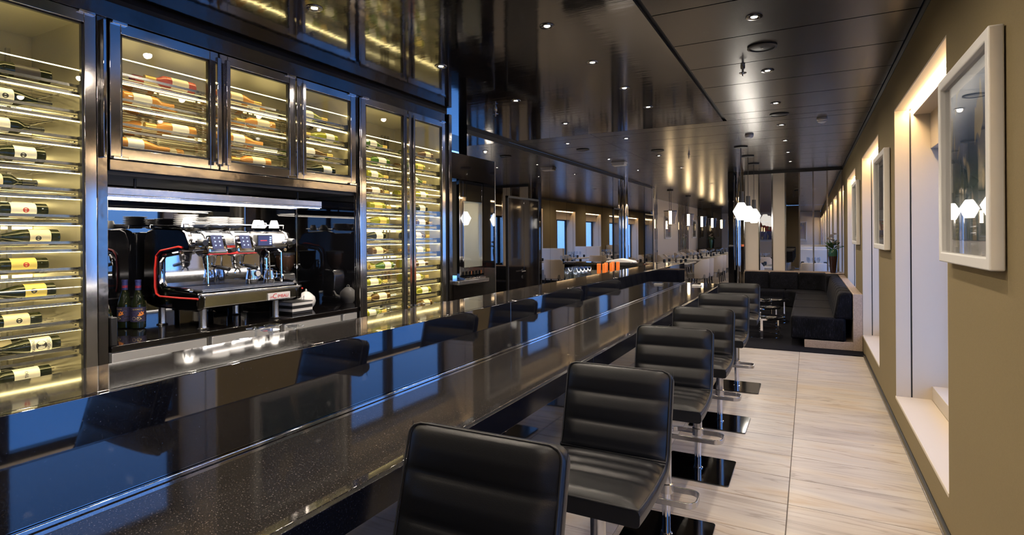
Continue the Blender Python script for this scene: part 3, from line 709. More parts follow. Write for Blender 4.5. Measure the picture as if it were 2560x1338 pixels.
MB().tube([(-3.60, CM0 + .02, 1.575), (-3.60, CM0 + .02, 1.60), (-3.60, CM1 - .02, 1.60), (-3.60, CM1 - .02, 1.575)], .005, 6).build('cup_rail', m_chrome, cmx)
MB().tube([(-3.98, CM0 + .02, 1.575), (-3.98, CM0 + .02, 1.60), (-3.98, CM1 - .02, 1.60), (-3.98, CM1 - .02, 1.575)], .005, 6).build('cup_rail', m_chrome, cmx)
for k, (a, b) in enumerate(((2.295, 2.44), (2.505, 2.65))):
    gp = MB().prism([(-3.60, 1.56), (-3.52, 1.553), (-3.475, 1.53), (-3.44, 1.42), (-3.445, 1.395), (-3.56, 1.385), (-3.62, 1.42)], 'y', a, b).build('group_head', m_chrome, cmx, bevel=.018, seg=4)
    q = MB(); yc = (a + b) / 2
    q.add([(-3.4705, yc - .038, 1.527), (-3.4705, yc + .038, 1.527), (-3.4412, yc + .038, 1.435), (-3.4412, yc - .038, 1.435)], [(0, 1, 2, 3)]); q.build('touch_screen', m_screen, gp)
    ic = MB()
    for r_ in range(3):
        for c_ in range(2):
            f = .2 + r_ * .27; x = -3.470 + f * .0293 + .0012; z = 1.527 - f * .092; y_ = yc - .018 + c_ * .032
            ic.box(x, x + .0006, y_ - .005, y_ + .005, z - .005, z + .004)
    ic.build('screen_icons', m_icon, gp)
    MB().lathe([(.0, 1.335), (.036, 1.335), (.040, 1.345), (.043, 1.375), (.05, 1.392), (.055, 1.40)], 24, o=(-3.545, yc, 0)).build('brew_ring', m_chrome, gp)
    pf = MB(); pf.lathe([(.0, 1.290), (.020, 1.292), (.033, 1.31), (.034, 1.336)], 20, o=(-3.545, yc, 0)); pf.cyl((-3.515, yc, 1.322), (-3.47, yc + .01, 1.316), .009, n=10); pf.build('portafilter', m_chrome, gp)
    MB().tube([(-3.47, yc + .01, 1.316), (-3.42, yc + .018, 1.308), (-3.37, yc + .022, 1.300)], [.012, .014, .013], 10).build('portafilter_handle', m_blackpl, gp)
    for s_ in (-1, 1): MB().tube([(-3.545, yc, 1.295), (-3.545, yc + s_ * .018, 1.28), (-3.545, yc + s_ * .02, 1.262)], .006, 8).build('spout', m_chrome, gp)
MB().box(-3.515, -3.443, 2.30, 2.655, 1.398, 1.404).build('red_line', m_red, cmx)
for k, yk in enumerate((2.262, 2.965)):
    MB().cyl((-3.53, yk, 1.478), (-3.475, yk, 1.478), .026, n=20).build('knob_collar', m_chrome, cmx)
    MB().lathe([(0, -3.425), (.018, -3.425), (.022, -3.432), (.024, -3.475), (.020, -3.48)], 20, o=(0, yk, 1.478), axis='x').build('steam_knob', m_blackpl, cmx)
scr = MB().add([(-3.5095, 2.72, 1.518), (-3.5095, 2.832, 1.518), (-3.5075, 2.832, 1.45), (-3.5075, 2.72, 1.45)], [(0, 1, 2, 3)])
sb = MB().prism([(-3.56, 1.53), (-3.512, 1.53), (-3.509, 1.445), (-3.56, 1.44)], 'y', 2.71, 2.842).build('display_bezel', m_blackpl, cmx, bevel=.003)
scr = MB().box(-3.5085, -3.5065, 2.718, 2.834, 1.452, 1.522).build('display', m_screen, sb)
MB().box(-3.5062, -3.5055, 2.735, 2.79, 1.484, 1.490).build('display_logo', m_redicon, sb)
ic = MB()
for i in range(4): ic.box(-3.5062, -3.5055, 2.812, 2.828, 1.460 + i * .015, 1.470 + i * .015)
ic.build('display_icons', m_icon, sb)
for yk, tip in ((2.322, 1.195), (2.80, 1.20)):
    MB().tube([(-3.53, yk, 1.42), (-3.50, yk, 1.40), (-3.495, yk, 1.34), (-3.49, yk, tip + .02), (-3.488, yk, tip)], [.007, .007, .007, .006, .008], 8).build('steam_wand', m_chrome, cmx)
MB().tube([(-3.53, 2.90, 1.42), (-3.50, 2.905, 1.40), (-3.495, 2.905, 1.18)], .008, 8).build('water_spout', m_chrome, cmx)
for x in (-3.50, -3.95):
    for yk in (2.292, 2.856):
        f = MB().lathe([(.0, CZ), (.034, CZ), (.036, CZ + .005), (.024, CZ + .010), (.022, CZ + .02), (.022, 1.05)], 20, o=(x, yk, 0)).build('foot', m_steel, cmx)
bd = MB().box(-3.431, -3.424, 2.732, 2.925, 1.058, 1.108).build('name_badge', m_white, cmx, bevel=.002)
RT = Matrix(((0, 0, 1), (1, 0, 0), (0, 1, 0))).to_4x4()   # text x -> +y, text y -> +z, normal -> +x
def lettering(txt, size, loc, m, parent, name='lettering', shear=0):
    me = text_mesh(txt, size, m, name, .0006, shear); me.transform(RT); o = obj(name, me, parent); o.location = loc; return o
lettering('LA', .020, (-3.4232, 2.757, 1.078), m_red, bd, shear=.15); lettering('C', .050, (-3.4232, 2.785, 1.083), m_red, bd, shear=.15); lettering('IMBALI', .032, (-3.4232, 2.858, 1.080), m_red, bd, shear=.15)
MB().box(-3.4236, -3.423, 2.745, 2.915, 1.061, 1.063).build('badge_line', m_ink, bd)
ws = MB().prism([(2.232, 1.19), (2.262, 1.19), (2.247, 1.225)], 'x', -3.838, -3.834).build('warning_sticker', m_white, cmx)
# cups and saucers on the machine
sauc = MB().lathe([(0, .004), (.030, .002), (.034, .0), (.038, .002), (.068, .014), (.070, .016), (.066, .017), (.034, .006), (0, .007)], 24).mesh('saucer', m_porc)
stacks = [(-3.80, 2.37, 6, 'left-most tall'), (-3.90, 2.54, 5, 'rear'), (-3.72, 2.545, 5, 'middle'), (-3.78, 2.71, 5, 'right'), (-3.64, 2.36, 2, 'low front')]
for si, (x, yy, n, nm) in enumerate(stacks):
    for k in range(n):
        o = obj('saucer', sauc, loc=(x, yy, 1.5815 + k * .0135)); o.scale = (1.12, 1.12, 1.2); tag(o, 'white saucer in the %s stack on the coffee machine, %s up' % (nm, NTH[k]), 'saucer', 'saucers on the coffee machine')
cupm = MB().lathe([(0, .060), (.022, .060), (.024, .056), (.036, .02), (.038, .0), (.036, .0), (.034, .02), (.022, .054), (0, .055)], 24).mesh('cup', m_porc)
hand = MB().tube([(.030, 0, .040), (.048, 0, .038), (.052, 0, .022), (.046, 0, .010), (.035, 0, .010)], .004, 6).mesh('handle', m_porc)
for (x, yy, rz, z, nm) in ((-3.68, 2.84, -.5, 1.5805, 'left, behind the rail'), (-3.74, 2.915, .4, 1.5805, 'middle'), (-3.67, 2.985, -1.2, 1.5805, 'right, above the knob'), (-3.64, 2.28, -.3, 1.5805, 'far left, before the saucers')):
    o = obj('coffee_cup', cupm, loc=(x, yy, z)); o.rotation_euler = (0, 0, rz); tag(o, 'upturned white coffee cup on the machine, %s' % nm, 'cup', 'cups on the coffee machine'); obj('handle', hand, o)
# milk pitchers
for (x, yy, s, nm) in ((-3.60, 2.735, 1.0, 'with thermometer, left on the drip tray'), (-3.56, 2.85, .9, 'right on the drip tray')):
    t = thing('milk_pitcher', 'polished steel milk pitcher %s' % nm, 'pitcher', (x, yy, 1.1715), -PI / 2, 'milk pitchers')
    MB().lathe([(0, 0), (.040 * s, 0), (.044 * s, .01), (.042 * s, .05 * s), (.034 * s, .09 * s), (.036 * s, .115 * s), (.033 * s, .115 * s), (.031 * s, .09 * s), (.039 * s, .05 * s), (.04 * s, .012), (0, .008)], 24).build('body', m_chrome, t)
    MB().tube([(-.036 * s, 0, .10 * s), (-.07 * s, 0, .095 * s), (-.072 * s, 0, .045 * s), (-.045 * s, 0, .03 * s)], .005, 8).build('handle', m_chrome, t)
    if s == 1.0:
        MB().cyl((-.012, .046, .075), (-.012, .054, .075), .019, n=20).build('thermometer', m_white, t); MB().tube([(-.012, .04, .12), (-.012, .02, .15), (-.01, .0, .02)], .002, 6).build('probe', m_steel, t)
# counter-top things
def standing(loc, label, cap, lab, rot, art=False):
    o = bottle((loc[0], loc[1], CZ), 0, 'burgundy', 'dark green', lab, cap, label, 'bottles on the back counter', rot=rot)
    o.scale = (1.08, 1.08, 1.06); return o
LAB['night'] = mat('dark_blue_illustrated_label', (.02, .02, .035), .5)
nl = LAB['night']; fl_n = noise(nl, coords(nl, (16, 16, 22)), 1.4, 3, .6, 1.0); setc(nl, ramp(nl, fl_n, [(.42, (.018, .016, .03)), (.52, (.04, .035, .10)), (.60, (.02, .018, .03))]))
flame = mat('orange_label_print', (.80, .26, .05), .5); goldp = mat('gold_label_print', (.72, .55, .2), .5)
for i, (loc, rot) in enumerate((((-3.93, 2.125), -.55), ((-4.03, 2.095), -1.5))):
    o = standing(loc, 'dark wine bottle with navy cap, %s' % ('orange figure label facing front' if i == 0 else 'gold side label, left of its twin'), 'navy', 'night', rot)
    MB().lathe([(.0168, .262), (.0168, .266)], 16).build('cap_ring', CAP['red'], o); MB().lathe([(.0166, .254), (.0166, .258)], 16).build('cap_ring', CAP['red'], o)
    rr = .0415
    def wrapm(mb, m, nm):
        me = mb.mesh(nm, m, False)
        for v in me.vertices:
            a = v.co.x / rr; v.co = (math.cos(a) * rr, math.sin(a) * rr, v.co.y)
        obj(nm, me, o)
    f = MB(); pts = [(-.002, .085), (.008, .094), (.004, .104), (.014, .100), (.018, .112), (.024, .103), (.034, .110), (.030, .098), (.036, .090), (.022, .084), (.010, .080)]
    f.add([(x, y_, 0) for x, y_ in pts], [tuple(range(len(pts)))]); wrapm(f, flame, 'label_print')
    g = MB(); 
    for cx_ in (-.022, .004): g.ring([(cx_ + .0105 * math.cos(q * PI / 8), .066 + .0105 * math.sin(q * PI / 8)) for q in range(16)], [(cx_ + .009 * math.cos(q * PI / 8), .066 + .009 * math.sin(q * PI / 8)) for q in range(16)], 0, 0)
    pts = [(-.020, .080), (.0, .072), (.016, .066), (.036, .076), (.018, .061), (.0, .067)]; g.add([(x, y_, 0) for x, y_ in pts], [tuple(range(6))]); wrapm(g, goldp, 'label_print')
    obj('lettering', wrap_text('GLADIATOR', .010, rr, .122, -.05, goldp), o)
    MB().lathe([(.0411, .05), (.0411, .125)], 4, a0=math.radians(150), a1=math.radians(175)).build('back_label', LAB['cream'], o)
o = standing((-3.62, 1.765), 'dark bottle with silver cap and white label at the counter end', 'black', 'white', .3)
t = thing('teapot', 'white porcelain teapot beside the coffee machine', 'teapot', (-3.72, 3.34, CZ), -.35)
MB().lathe([(0, 0), (.045, 0), (.048, .006), (.07, .035), (.078, .065), (.070, .10), (.045, .125), (.035, .13)], 28).build('body', m_porc, t)
ld = MB().lathe([(.040, .128), (.030, .138), (.012, .145), (0, .146)], 24).build('lid', m_porc, t); MB().tube([(-.012, 0, .143), (-.010, 0, .158), (.0, 0, .163), (.010, 0, .158), (.012, 0, .143)], .004, 6).build('knob', m_porc, ld)
MB().tube([(.05, -.04, .11), (.075, -.06, .12), (.085, -.068, .085), (.078, -.06, .05), (.058, -.045, .035)], .007, 8).build('handle', m_porc, t)
MB().tube([(-.05, .04, .05), (-.085, .07, .075), (-.10, .082, .115)], [.016, .011, .008], 10).build('spout', m_porc, t)
for k in range(2):
    t = thing('serving_tray', '%s square tray with pale rim, %s of two on the counter' % ('black', ['lower', 'upper'][k]), 'tray', (-3.60, 3.13, CZ + .001 + k * .046), 0, 'stacked square trays')
    MB().box(-.075, .075, -.10, .10, 0, .018).build('base', m_blackpl, t, bevel=.002); MB().box(-.075, .075, -.10, .10, .018, .040).build('rim', m_porc, t, bevel=.002); MB().box(-.076, .076, -.101, .101, .040, .0455).build('lid', m_blackpl, t, bevel=.001)
t = thing('coffee_grinder', 'grey coffee grinder with dark bean hopper behind the espresso machine', 'grinder', (-3.93, 3.30, CZ))
MB().box(-.09, .09, -.075, .075, 0, .05).build('base', m_blackpl, t, bevel=.01); MB().prism([(-.085, .05), (.05, .05), (.07, .24), (.05, .30), (-.085, .30)], 'y', -.07, .07).build('body', m_steel, t, bevel=.015, seg=3)
MB().lathe([(.035, .30), (.045, .31), (.075, .36), (.080, .44), (.080, .45), (0, .452)], 24).build('hopper', m_hop, t); MB().lathe([(.083, .45), (.083, .468), (0, .472)], 24).build('hopper_lid', m_blackpl, t)
t = thing('knock_box', 'dark round knock-out drum between machine and side glass', 'container', (-3.84, 3.145, CZ))
MB().lathe([(0, 0), (.05, 0), (.055, .01), (.055, .27), (.05, .275), (0, .276)], 24).build('drum', m_bglass, t); MB().lathe([(.057, .26), (.057, .28), (.05, .282)], 24).build('rim', m_blackpl, t)

# glassware behind the bar shelf
wg_prof = [(.0, .0), (.034, .0), (.035, .002), (.010, .008), (.0045, .015), (.004, .085), (.008, .095), (.030, .12), (.038, .15), (.036, .19), (.031, .215)]
WG = MB().lathe(wg_prof, 20).mesh('wine_glass', m_glassware, True, 60)
WG2 = MB().lathe([(r, .215 - z) for r, z in wg_prof], 20).mesh('wine_glass', m_glassware, True, 60)
TB = MB().lathe([(0, .008), (.030, .006), (.033, 0), (.039, .03), (.040, .09), (.038, .09), (.036, .03), (.030, .010), (0, .012)], 16).mesh('tumbler', m_glassware, True, 60)
TBK = MB().lathe([(0, .003), (.028, 0), (.036, .01), (.041, .04), (.036, .095), (.034, .095), (.038, .04), (.033, .012), (0, .010)], 16).mesh('tumbler', m_smoke, True, 60)
for i, (x, yy) in enumerate(((-1.883, 1.445), (-1.795, 1.44), (-1.89, 1.53), (-1.79, 1.55), (-1.87, 2.12), (-1.86, 2.21), (-1.78, 2.29), (-1.785, 2.385), (-1.735, 2.46))):
    o = obj('wine_glass', WG2, loc=(x, yy, .942)); tag(o, 'upturned wine glass behind the bar shelf, %s from the left' % NTH[i], 'glass', 'upturned wine glasses behind the bar')
o = obj('tumbler', TB, loc=(-1.75, 1.31, .942)); o.scale = (1.2, 1.2, 2.25); tag(o, 'clear tumbler standing behind the bar shelf near the wine glasses', 'glass')
for i in range(8):
    o = obj('tumbler', TB, loc=(-2.10 + .085 * (i % 4) * 0 + .0 - .0 + (i % 2) * .09, 5.15 + .10 * (i // 2), .942)); o.scale = (1, 1, 2.8); tag(o, 'clear highball glass beside the orange boxes, %s from the left' % NTH[i], 'glass', 'highball glasses at the bar end')
for i in range(6):
    o = MB().box(-.018, .018, -.03, .03, 0, .27).build('card_box', m_orange, bevel=.002, loc=(-1.98 + .06 * (i % 2), 5.72 + .24 * (i // 2), .941)); o.rotation_euler = (0, 0, .2)
    MB().box(-.0186, .0186, -.0306, .0306, .14, .165).build('base_band', m_blackpl, o); tag(o, 'slim orange box standing behind the bar, %s from the left' % NTH[i], 'box', 'orange boxes behind the bar')
o = MB().prism([(-.19, 0), (.19, 0), (.17, .02), (.08, .04), (0, .052), (-.10, .035), (-.17, .02)], 'y', -.09, .09).build('folded_cloth', m_cloth, bevel=.012, seg=3, loc=(-2.14, BE - .12, ZA + .0005)); tag(o, 'folded white cloth lying on the bar return', 'cloth')
o = MB().box(-.05, .05, -.04, .04, 0, .014).build('card_holder', m_porc, bevel=.002, loc=(-1.15, 6.75, ZB + .0005)); tag(o, 'small white card lying on the lower ledge at the bar end', 'card')

# wine dispenser right of the cabinets
t = thing('wine_dispenser', 'black framed glass door wine dispenser on a steel shelf', 'dispenser', (0, 0, 0))
MB().box(-3.74, XF - .012, 5.175, 5.66, 1.08, 2.12).build('housing', m_inner, t)
f = MB(); f.box(XF - .012, XF + .01, 5.165, 5.235, 1.08, 2.13); f.box(XF - .012, XF + .01, 5.64, 5.67, 1.08, 2.13); f.box(XF - .012, XF + .01, 5.235, 5.64, 1.905, 2.13); f.box(XF - .012, XF + .01, 5.235, 5.64, 1.08, 1.165)
dr = f.build('door_frame', m_bglass, t, bevel=.002)
MB().box(XF - .008, XF - .004, 5.235, 5.64, 1.165, 1.905).build('glass_pane', m_doorglass, dr)
for a, b, c, d in ((5.150, 5.166, 1.06, 2.14), (5.235, 5.243, 1.165, 1.905), (5.632, 5.64, 1.165, 1.905)): MB().box(XF - .02, XF + .015, a, b, c, d).build('chrome_trim', m_chrome, dr)
MB().prism([(XF - .01, 1.075), (XF + .07, 1.05), (XF + .07, 1.03), (XF - .01, 1.03)], 'y', 5.17, 5.62).build('drip_tray', m_chrome, t, bevel=.004)
for i in range(6): MB().cyl((XF + .02, 5.24 + .07 * i, 1.078), (XF + .02, 5.24 + .07 * i, 1.12), .008, n=8).build('spout', m_chrome, t)
wd = thing('steel_shelf', 'stainless shelf carrying the wine dispenser', 'shelf', (0, 0, 0)); MB().box(-3.74, XF + .09, 5.022, 5.66, .99, 1.03).build('top', m_steel, wd, bevel=.004)
MB().box(-3.74, XF + .02, 5.022, 5.66, 0, .99).build('cupboard', m_black, wd)
ec = thing('dispenser_surround', 'black gloss housing around the wine dispenser', 'panelling', (0, 0, 0))
MB().box(-3.76, XF + .012, 5.022, 5.95, 2.14, 2.42).build('head_panel', m_black, ec); MB().box(-3.76, XF + .012, 5.675, 5.945, 0, 2.14).build('side_panel', m_bglass, ec); MB().box(XF, XF + .016, 5.94, 5.952, 0, 2.42).build('corner_trim', m_steel, ec)
for k in range(4): bottle((-3.58, 5.30 + .085 * k, 1.17), 0, 'bordeaux', 'dark green', 'cream', 'black', 'dark bottle standing inside the wine dispenser, %s from the left' % NTH[k], 'bottles in the wine dispenser', rot=-.4)

# ------------------------------------------------------------------ bar stools
def pad(path, nrm, w, thick, seams, puff, n_u=14, rtop=0):
    """upholstered pad: path = centre points (y, z) on the supporting face, nrm = outward normals; channel seams at indices"""
    mb = MB(); V = []; K = len(path)
    us = [-1 + 2 * i / n_u for i in range(n_u + 1)]
    for k, ((y, z), (ny, nz)) in enumerate(zip(path, nrm)):
        f = k / (K - 1)
        d = min(abs(f - s) for s in seams + [0, 1])
        span = .5 * min([b - a for a, b in zip(sorted(set(seams + [0, 1]))[:-1], sorted(set(seams + [0, 1]))[1:])])
        h = thick * .30 + thick * .70 * min(1, d / span) ** .38
        if k in (0, K - 1): h = 0
        row = []
        for u in us:
            g = max(0.0, 1 - abs(u) ** 8)
            hh = h * (g ** .5 if abs(u) < 1 else 0) + puff * (1 - u * u) * (0 if k in (0, K - 1) else 1)
            wl = w
            if rtop:
                dt_ = (path[-1][1] - z) / .997
                if dt_ < rtop: wl = w - 2 * (rtop - math.sqrt(max(0, rtop * rtop - (rtop - dt_) ** 2)))
            row.append((u * wl / 2, y + ny * hh, z + nz * hh))
        V += row
    n = n_u + 1; F = [(k * n + i, k * n + i + 1, (k + 1) * n + i + 1, (k + 1) * n + i) for k in range(K - 1) for i in range(n - 1)]
    mb.add(V, F); return mb
def arc_profile():
    # inner face of the L-shaped shell in (y, z), seat front to back top (stool faces -y)
    pts = []
    for i in range(9): f = i / 8; pts.append((-.215 + f * .325, .700 - .010 * math.sin(PI * f)))
    cx_, cz_, r = .105, .752, .052
    for i in range(1, 7):
        a = -PI / 2 + (PI / 2 - .12) * i / 6; pts.append((cx_ + r * math.cos(a) + .008 * i / 6, cz_ + r * math.sin(a)))
    y0, z0 = pts[-1]
    for f in (.12, .25, .38, .5, .62, .75, .86, .90, .935, .965, .985, .996, 1.0): pts.append((y0 + f * .072, z0 + f * (1.008 - z0)))
    return pts
def normals(p):
    o = []
    for i in range(len(p)):
        a = p[max(i - 1, 0)]; b = p[min(i + 1, len(p) - 1)]; dy, dz = b[0] - a[0], b[1] - a[1]; L = math.hypot(dy, dz); o.append((-dz / L, dy / L))
    return o
def resample(p, n):
    L = [0]
    for a, b in zip(p[:-1], p[1:]): L.append(L[-1] + math.dist(a, b))
    out = []
    for i in range(n):
        t = L[-1] * i / (n - 1); k = 0
        while k < len(L) - 2 and L[k + 1] < t: k += 1
        f = (t - L[k]) / (L[k + 1] - L[k]); out.append((p[k][0] + f * (p[k + 1][0] - p[k][0]), p[k][1] + f * (p[k + 1][1] - p[k][1])))
    return out
def make_stool():
    t = thing('bar_stool', 'x', 'bar stool')
    prof = arc_profile(); nr = normals(prof); w = .405; th = .050
    # shell: sweep of rounded rectangle along the L
    mb = MB(); V = []; K = len(prof)
    for k, ((y, z), (ny, nz)) in enumerate(zip(prof, nr)):
        tt = th * (1.0 + .15 * math.exp(-((k - 11) / 3.0) ** 2)) if k < K - 3 else th * (1, .96, .8)[k - (K - 3)]
        dtop = (prof[-1][1] - z) / .997; R_ = .035; ww = w - (2 * (R_ - math.sqrt(max(0, R_ * R_ - (R_ - dtop) ** 2))) if dtop < R_ and k > 15 else 0)
        e = .012
        sec = [(-ww / 2 + e, 0), (ww / 2 - e, 0), (ww / 2 - e * .3, -e * .3), (ww / 2, -e), (ww / 2, -tt + e), (ww / 2 - e * .3, -tt + e * .3), (ww / 2 - e, -tt), (-ww / 2 + e, -tt), (-ww / 2 + e * .3, -tt + e * .3), (-ww / 2, -tt + e), (-ww / 2, -e), (-ww / 2 + e * .3, -e * .3)]
        V += [(x, y + ny * q, z + nz * q) for x, q in sec]
    n = 12; F = [(k * n + i, k * n + (i + 1) % n, (k + 1) * n + (i + 1) % n, (k + 1) * n + i) for k in range(K - 1) for i in range(n)] + [tuple(range(n)), tuple(range((K - 1) * n + n - 1, (K - 1) * n - 1, -1))]
    mb.add(V, F); sh = mb.build('shell', m_leather, t, angle=60, bevel=.006, seg=2)
    seatp = resample(prof[:11], 34); backp = resample(prof[11:], 50)
    so = pad(seatp, normals(seatp), w - .012, .022, [.50, .68, .84], .004).build('seat', m_leather, t, angle=80)
    bo = pad(backp, normals(backp), w - .012, .024, [.335, .665], .005, rtop=.03).build('backrest', m_leather, t, angle=80)
    for o_, pth, ss in ((so, seatp, [.50, .68, .84]), (bo, backp, [.335, .665])):
        nn = normals(pth)
        for q in ss:
            k = int(round(q * (len(pth) - 1))); (y, z), (b, c) = pth[k], nn[k]
            MB().tube([(x, y + b * (-.001 + .0125 * (1 - abs(x / .194) ** 5)), z + c * (-.001 + .0125 * (1 - abs(x / .194) ** 5))) for x in (-.194, -.185, -.17, -.12, -.06, 0, .06, .12, .17, .185, .194)], .0017, 5).build('channel_seam', m_stitch, o_)
    # piping seams round the pads
    for o_, pth in ((so, seatp), (bo, backp)):
        nn = normals(pth); loop = [(-w / 2 + .004 + (0 if o_ is so or (pth[-1][1] - z) / .997 > .03 else .03 - math.sqrt(max(0, .0009 - (.03 - (pth[-1][1] - z) / .997) ** 2))), y + b * .003, z + c * .003) for (y, z), (b, c) in zip(pth, nn)]
        loop2 = [(-x, y, z) for x, y, z in reversed(loop)]
        MB().tube(loop + loop2, .0028, 6, closed=True).build('piping', m_stitch, o_)
    off = .006
    for s_ in (-1, 1):
        pts = [(s_ * (w / 2 + .0006), y + b * -.014, z + c * -.014) for (y, z), (b, c) in zip(prof, nr)]
        MB().tube(pts, .0012, 4).build('side_seam', m_stitch, sh)
    MB().box(-.09, .09, -.12, .10, .628, .645).build('seat_plate', m_blackm, t, bevel=.004)
    p = MB().cyl((0, 0, .255), (0, 0, .632), .027, n=24).build('gas_column', m_steel, t)
    MB().cyl((0, 0, .008), (0, 0, .27), .021, n=24).build('post', m_chrome, t)
    MB().lathe([(.0275, .215), (.034, .218), (.034, .262), (.0275, .266)], 24).build('collar', m_steel, t)
    MB().ring(rrect(.335, .165, .05, 6, 0, -.0725), rrect(.319, .149, .043, 6, 0, -.0725), .222, .25).build('footrest', m_steel, t, bevel=.0015)
    MB().prism(rrect(.42, .42, .018, 4), 'z', 0.0005, .009).build('base_plate', m_plate, t, bevel=.002)
    MB().lathe([(.030, .009), (.030, .014), (.022, .016)], 24).build('base_collar', m_chrome, t)
    return t
st0 = make_stool(); stt = TREE(st0)
NAMES = ['nearest the camera, cut off by the picture edge', 'second from the camera', 'third from the camera', 'fourth from the camera', 'fifth from the camera', 'farthest, beside the round tables']
for i, (x, yy, rz) in enumerate(((-.655, .86, .02), (-.64, 1.824, .0), (-.64, 2.845, .02), (-.64, 3.754, .0), (-.64, 4.769, -.01), (-.64, 5.965, .01))):
    lab = 'black leather bar stool with channelled back, %s' % NAMES[i]
    if i == 0: st0.location = (x, yy, 0); st0.rotation_euler = (0, 0, rz); tag(st0, lab, 'bar stool', 'black bar stools along the counter')
    else: copy_tree(st0, loc=(x, yy, 0), rz=rz, label=lab, group='black bar stools along the counter', tree=stt)
UPPER = {'shell', 'seat', 'backrest', 'piping', 'side_seam', 'seat_plate', 'gas_column'}
for ch in kids(st0):
    if ch.name.split('.')[0] in ('shell', 'seat', 'backrest', 'seat_plate', 'gas_column'): ch.location.z += .045   # the nearest stool is raised a little

# ------------------------------------------------------------------ lounge sofa
SY0, SY1 = 8.46, 12.90
sofa = thing('corner_sofa', 'black velvet corner sofa with pale oak plinth along the window wall', 'sofa', (0, 0, 0))
MB().box(-.06, .585, SY0 + .0, SY0 + .03, .0, .105).build('plinth', m_wood, sofa, bevel=.004)
MB().box(.0, .585, SY0 + .03, SY1, .004, .10).build('plinth', m_wood, sofa); MB().box(-1.20, .0, SY1 - .75, SY1, .004, .10).build('plinth', m_blackm, sofa)
MB().box(.50, .605, SY0 - .005, SY1, .0, .735).build('oak_surround', m_wood, sofa, bevel=.004)
MB().box(-1.22, .50, SY1 - .11, SY1, .0, .735).build('oak_surround', m_wood, sofa, bevel=.004)
ys = [SY0, 9.55, 10.65, 11.75]
for a, b in zip(ys[:-1], ys[1:]): MB().box(-.225, .42, a + .003, b - .003, .10, .415).build('seat_cushion', m_velvet, sofa, bevel=.035, seg=4)
MB().prism([(-.225, 11.753), (-.225, 12.05), (-.32, 12.15), (-.42, 12.20), (-.42, SY1 - .1), (.42, SY1 - .1), (.42, 11.753)], 'z', .10, .415).build('seat_cushion', m_velvet, sofa, bevel=.035, seg=4)
MB().box(-1.20, -.425, 12.20, SY1 - .1, .10, .415).build('seat_cushion', m_velvet, sofa, bevel=.035, seg=4)
nb = 9
for i in range(nb):
    a = SY0 + (11.9 - SY0) * i / nb; b = SY0 + (11.9 - SY0) * (i + 1) / nb
    MB().prism([(.28, .40), (.33, .70), (.36, .745), (.42, .75), (.50, .74), (.50, .40)], 'y', a + .002, b - .002).build('back_cushion', m_velvet, sofa, bevel=.03, seg=3)
MB().prism([(.28, 11.9), (.28, 12.30), (.20, 12.50), (.02, 12.60), (-.18, 12.62), (-.18, SY1 - .1), (.50, SY1 - .1), (.50, 11.9)], 'z', .40, .745).build('back_cushion', m_velvet, sofa, bevel=.03, seg=3)
for a, b in ((-.72, -.183), (-1.20, -.723)): MB().prism([(12.60, .40), (12.65, .72), (12.70, .75), (SY1 - .1, .745), (SY1 - .1, .40)], 'x', a + .002, b - .002).build('back_cushion', m_velvet, sofa, bevel=.03, seg=3)

def side_table(x, y, z, r, label):
    t = thing('coffee_table', label, 'table', (x, y, 0), random.random(), 'round chrome coffee tables')
    MB().lathe([(0, z), (r - .008, z), (r, z - .004), (r, z - .022), (r - .01, z - .026), (0, z - .026)], 40).build('top', m_bglass, t)
    MB().ring([(r * math.cos(q * PI / 20) * 1.006, r * math.sin(q * PI / 20) * 1.006) for q in range(40)], [(r * math.cos(q * PI / 20) * .985, r * math.sin(q * PI / 20) * .985) for q in range(40)], z - .028, z - .002).build('rim', m_chrome, t)
    MB().ring([(r * math.cos(q * PI / 20), r * math.sin(q * PI / 20)) for q in range(40)], [(r * math.cos(q * PI / 20) * .93, r * math.sin(q * PI / 20) * .93) for q in range(40)], .004, .016).build('base_ring', m_chrome, t)
    for k in range(3):
        a = k * 2 * PI / 3; MB().box(-.004, .004, -.016, .016, .016, z - .026).build('leg', m_chrome, t).matrix_local = Matrix.Translation((r * .95 * math.cos(a), r * .95 * math.sin(a), 0)) @ Matrix.Rotation(a, 4, 'Z')
side_table(-.64, 9.15, .30, .30, 'nearest low round chrome table with reflective top before the sofa')
side_table(-.72, 9.95, .36, .32, 'middle round chrome table before the sofa')
side_table(-.62, 10.75, .40, .32, 'farthest round chrome table before the sofa')

# hexagonal pendants over the lounge
def pendant(y, label):
    t = thing('pendant_lamp', label, 'lamp', (-.907, y, 0), 0, 'white faceted pendant lamps')
    MB().lathe([(0, H), (.10, H), (.10, H - .018), (0, H - .02)], 28).build('canopy', m_blackm, t)
    MB().cyl((0, 0, H - .02), (0, 0, 2.17), .005, n=8).build('cord', m_blackm, t)
    MB().lathe([(0, 2.175), (.034, 2.173), (.034, 2.0), (.03, 1.99)], 20).build('lamp_holder', m_blackm, t)
    MB().lathe([(.045, 2.0), (.118, 1.872), (.056, 1.738), (0, 1.738)], 8).build('shade', m_globe, t, smooth=False)
for i, yy in enumerate((9.186, 10.313, 11.451)): pendant(yy, 'white faceted pendant lamp over the lounge, %s' % ('nearest the camera', 'middle of the three', 'farthest of the three')[i])

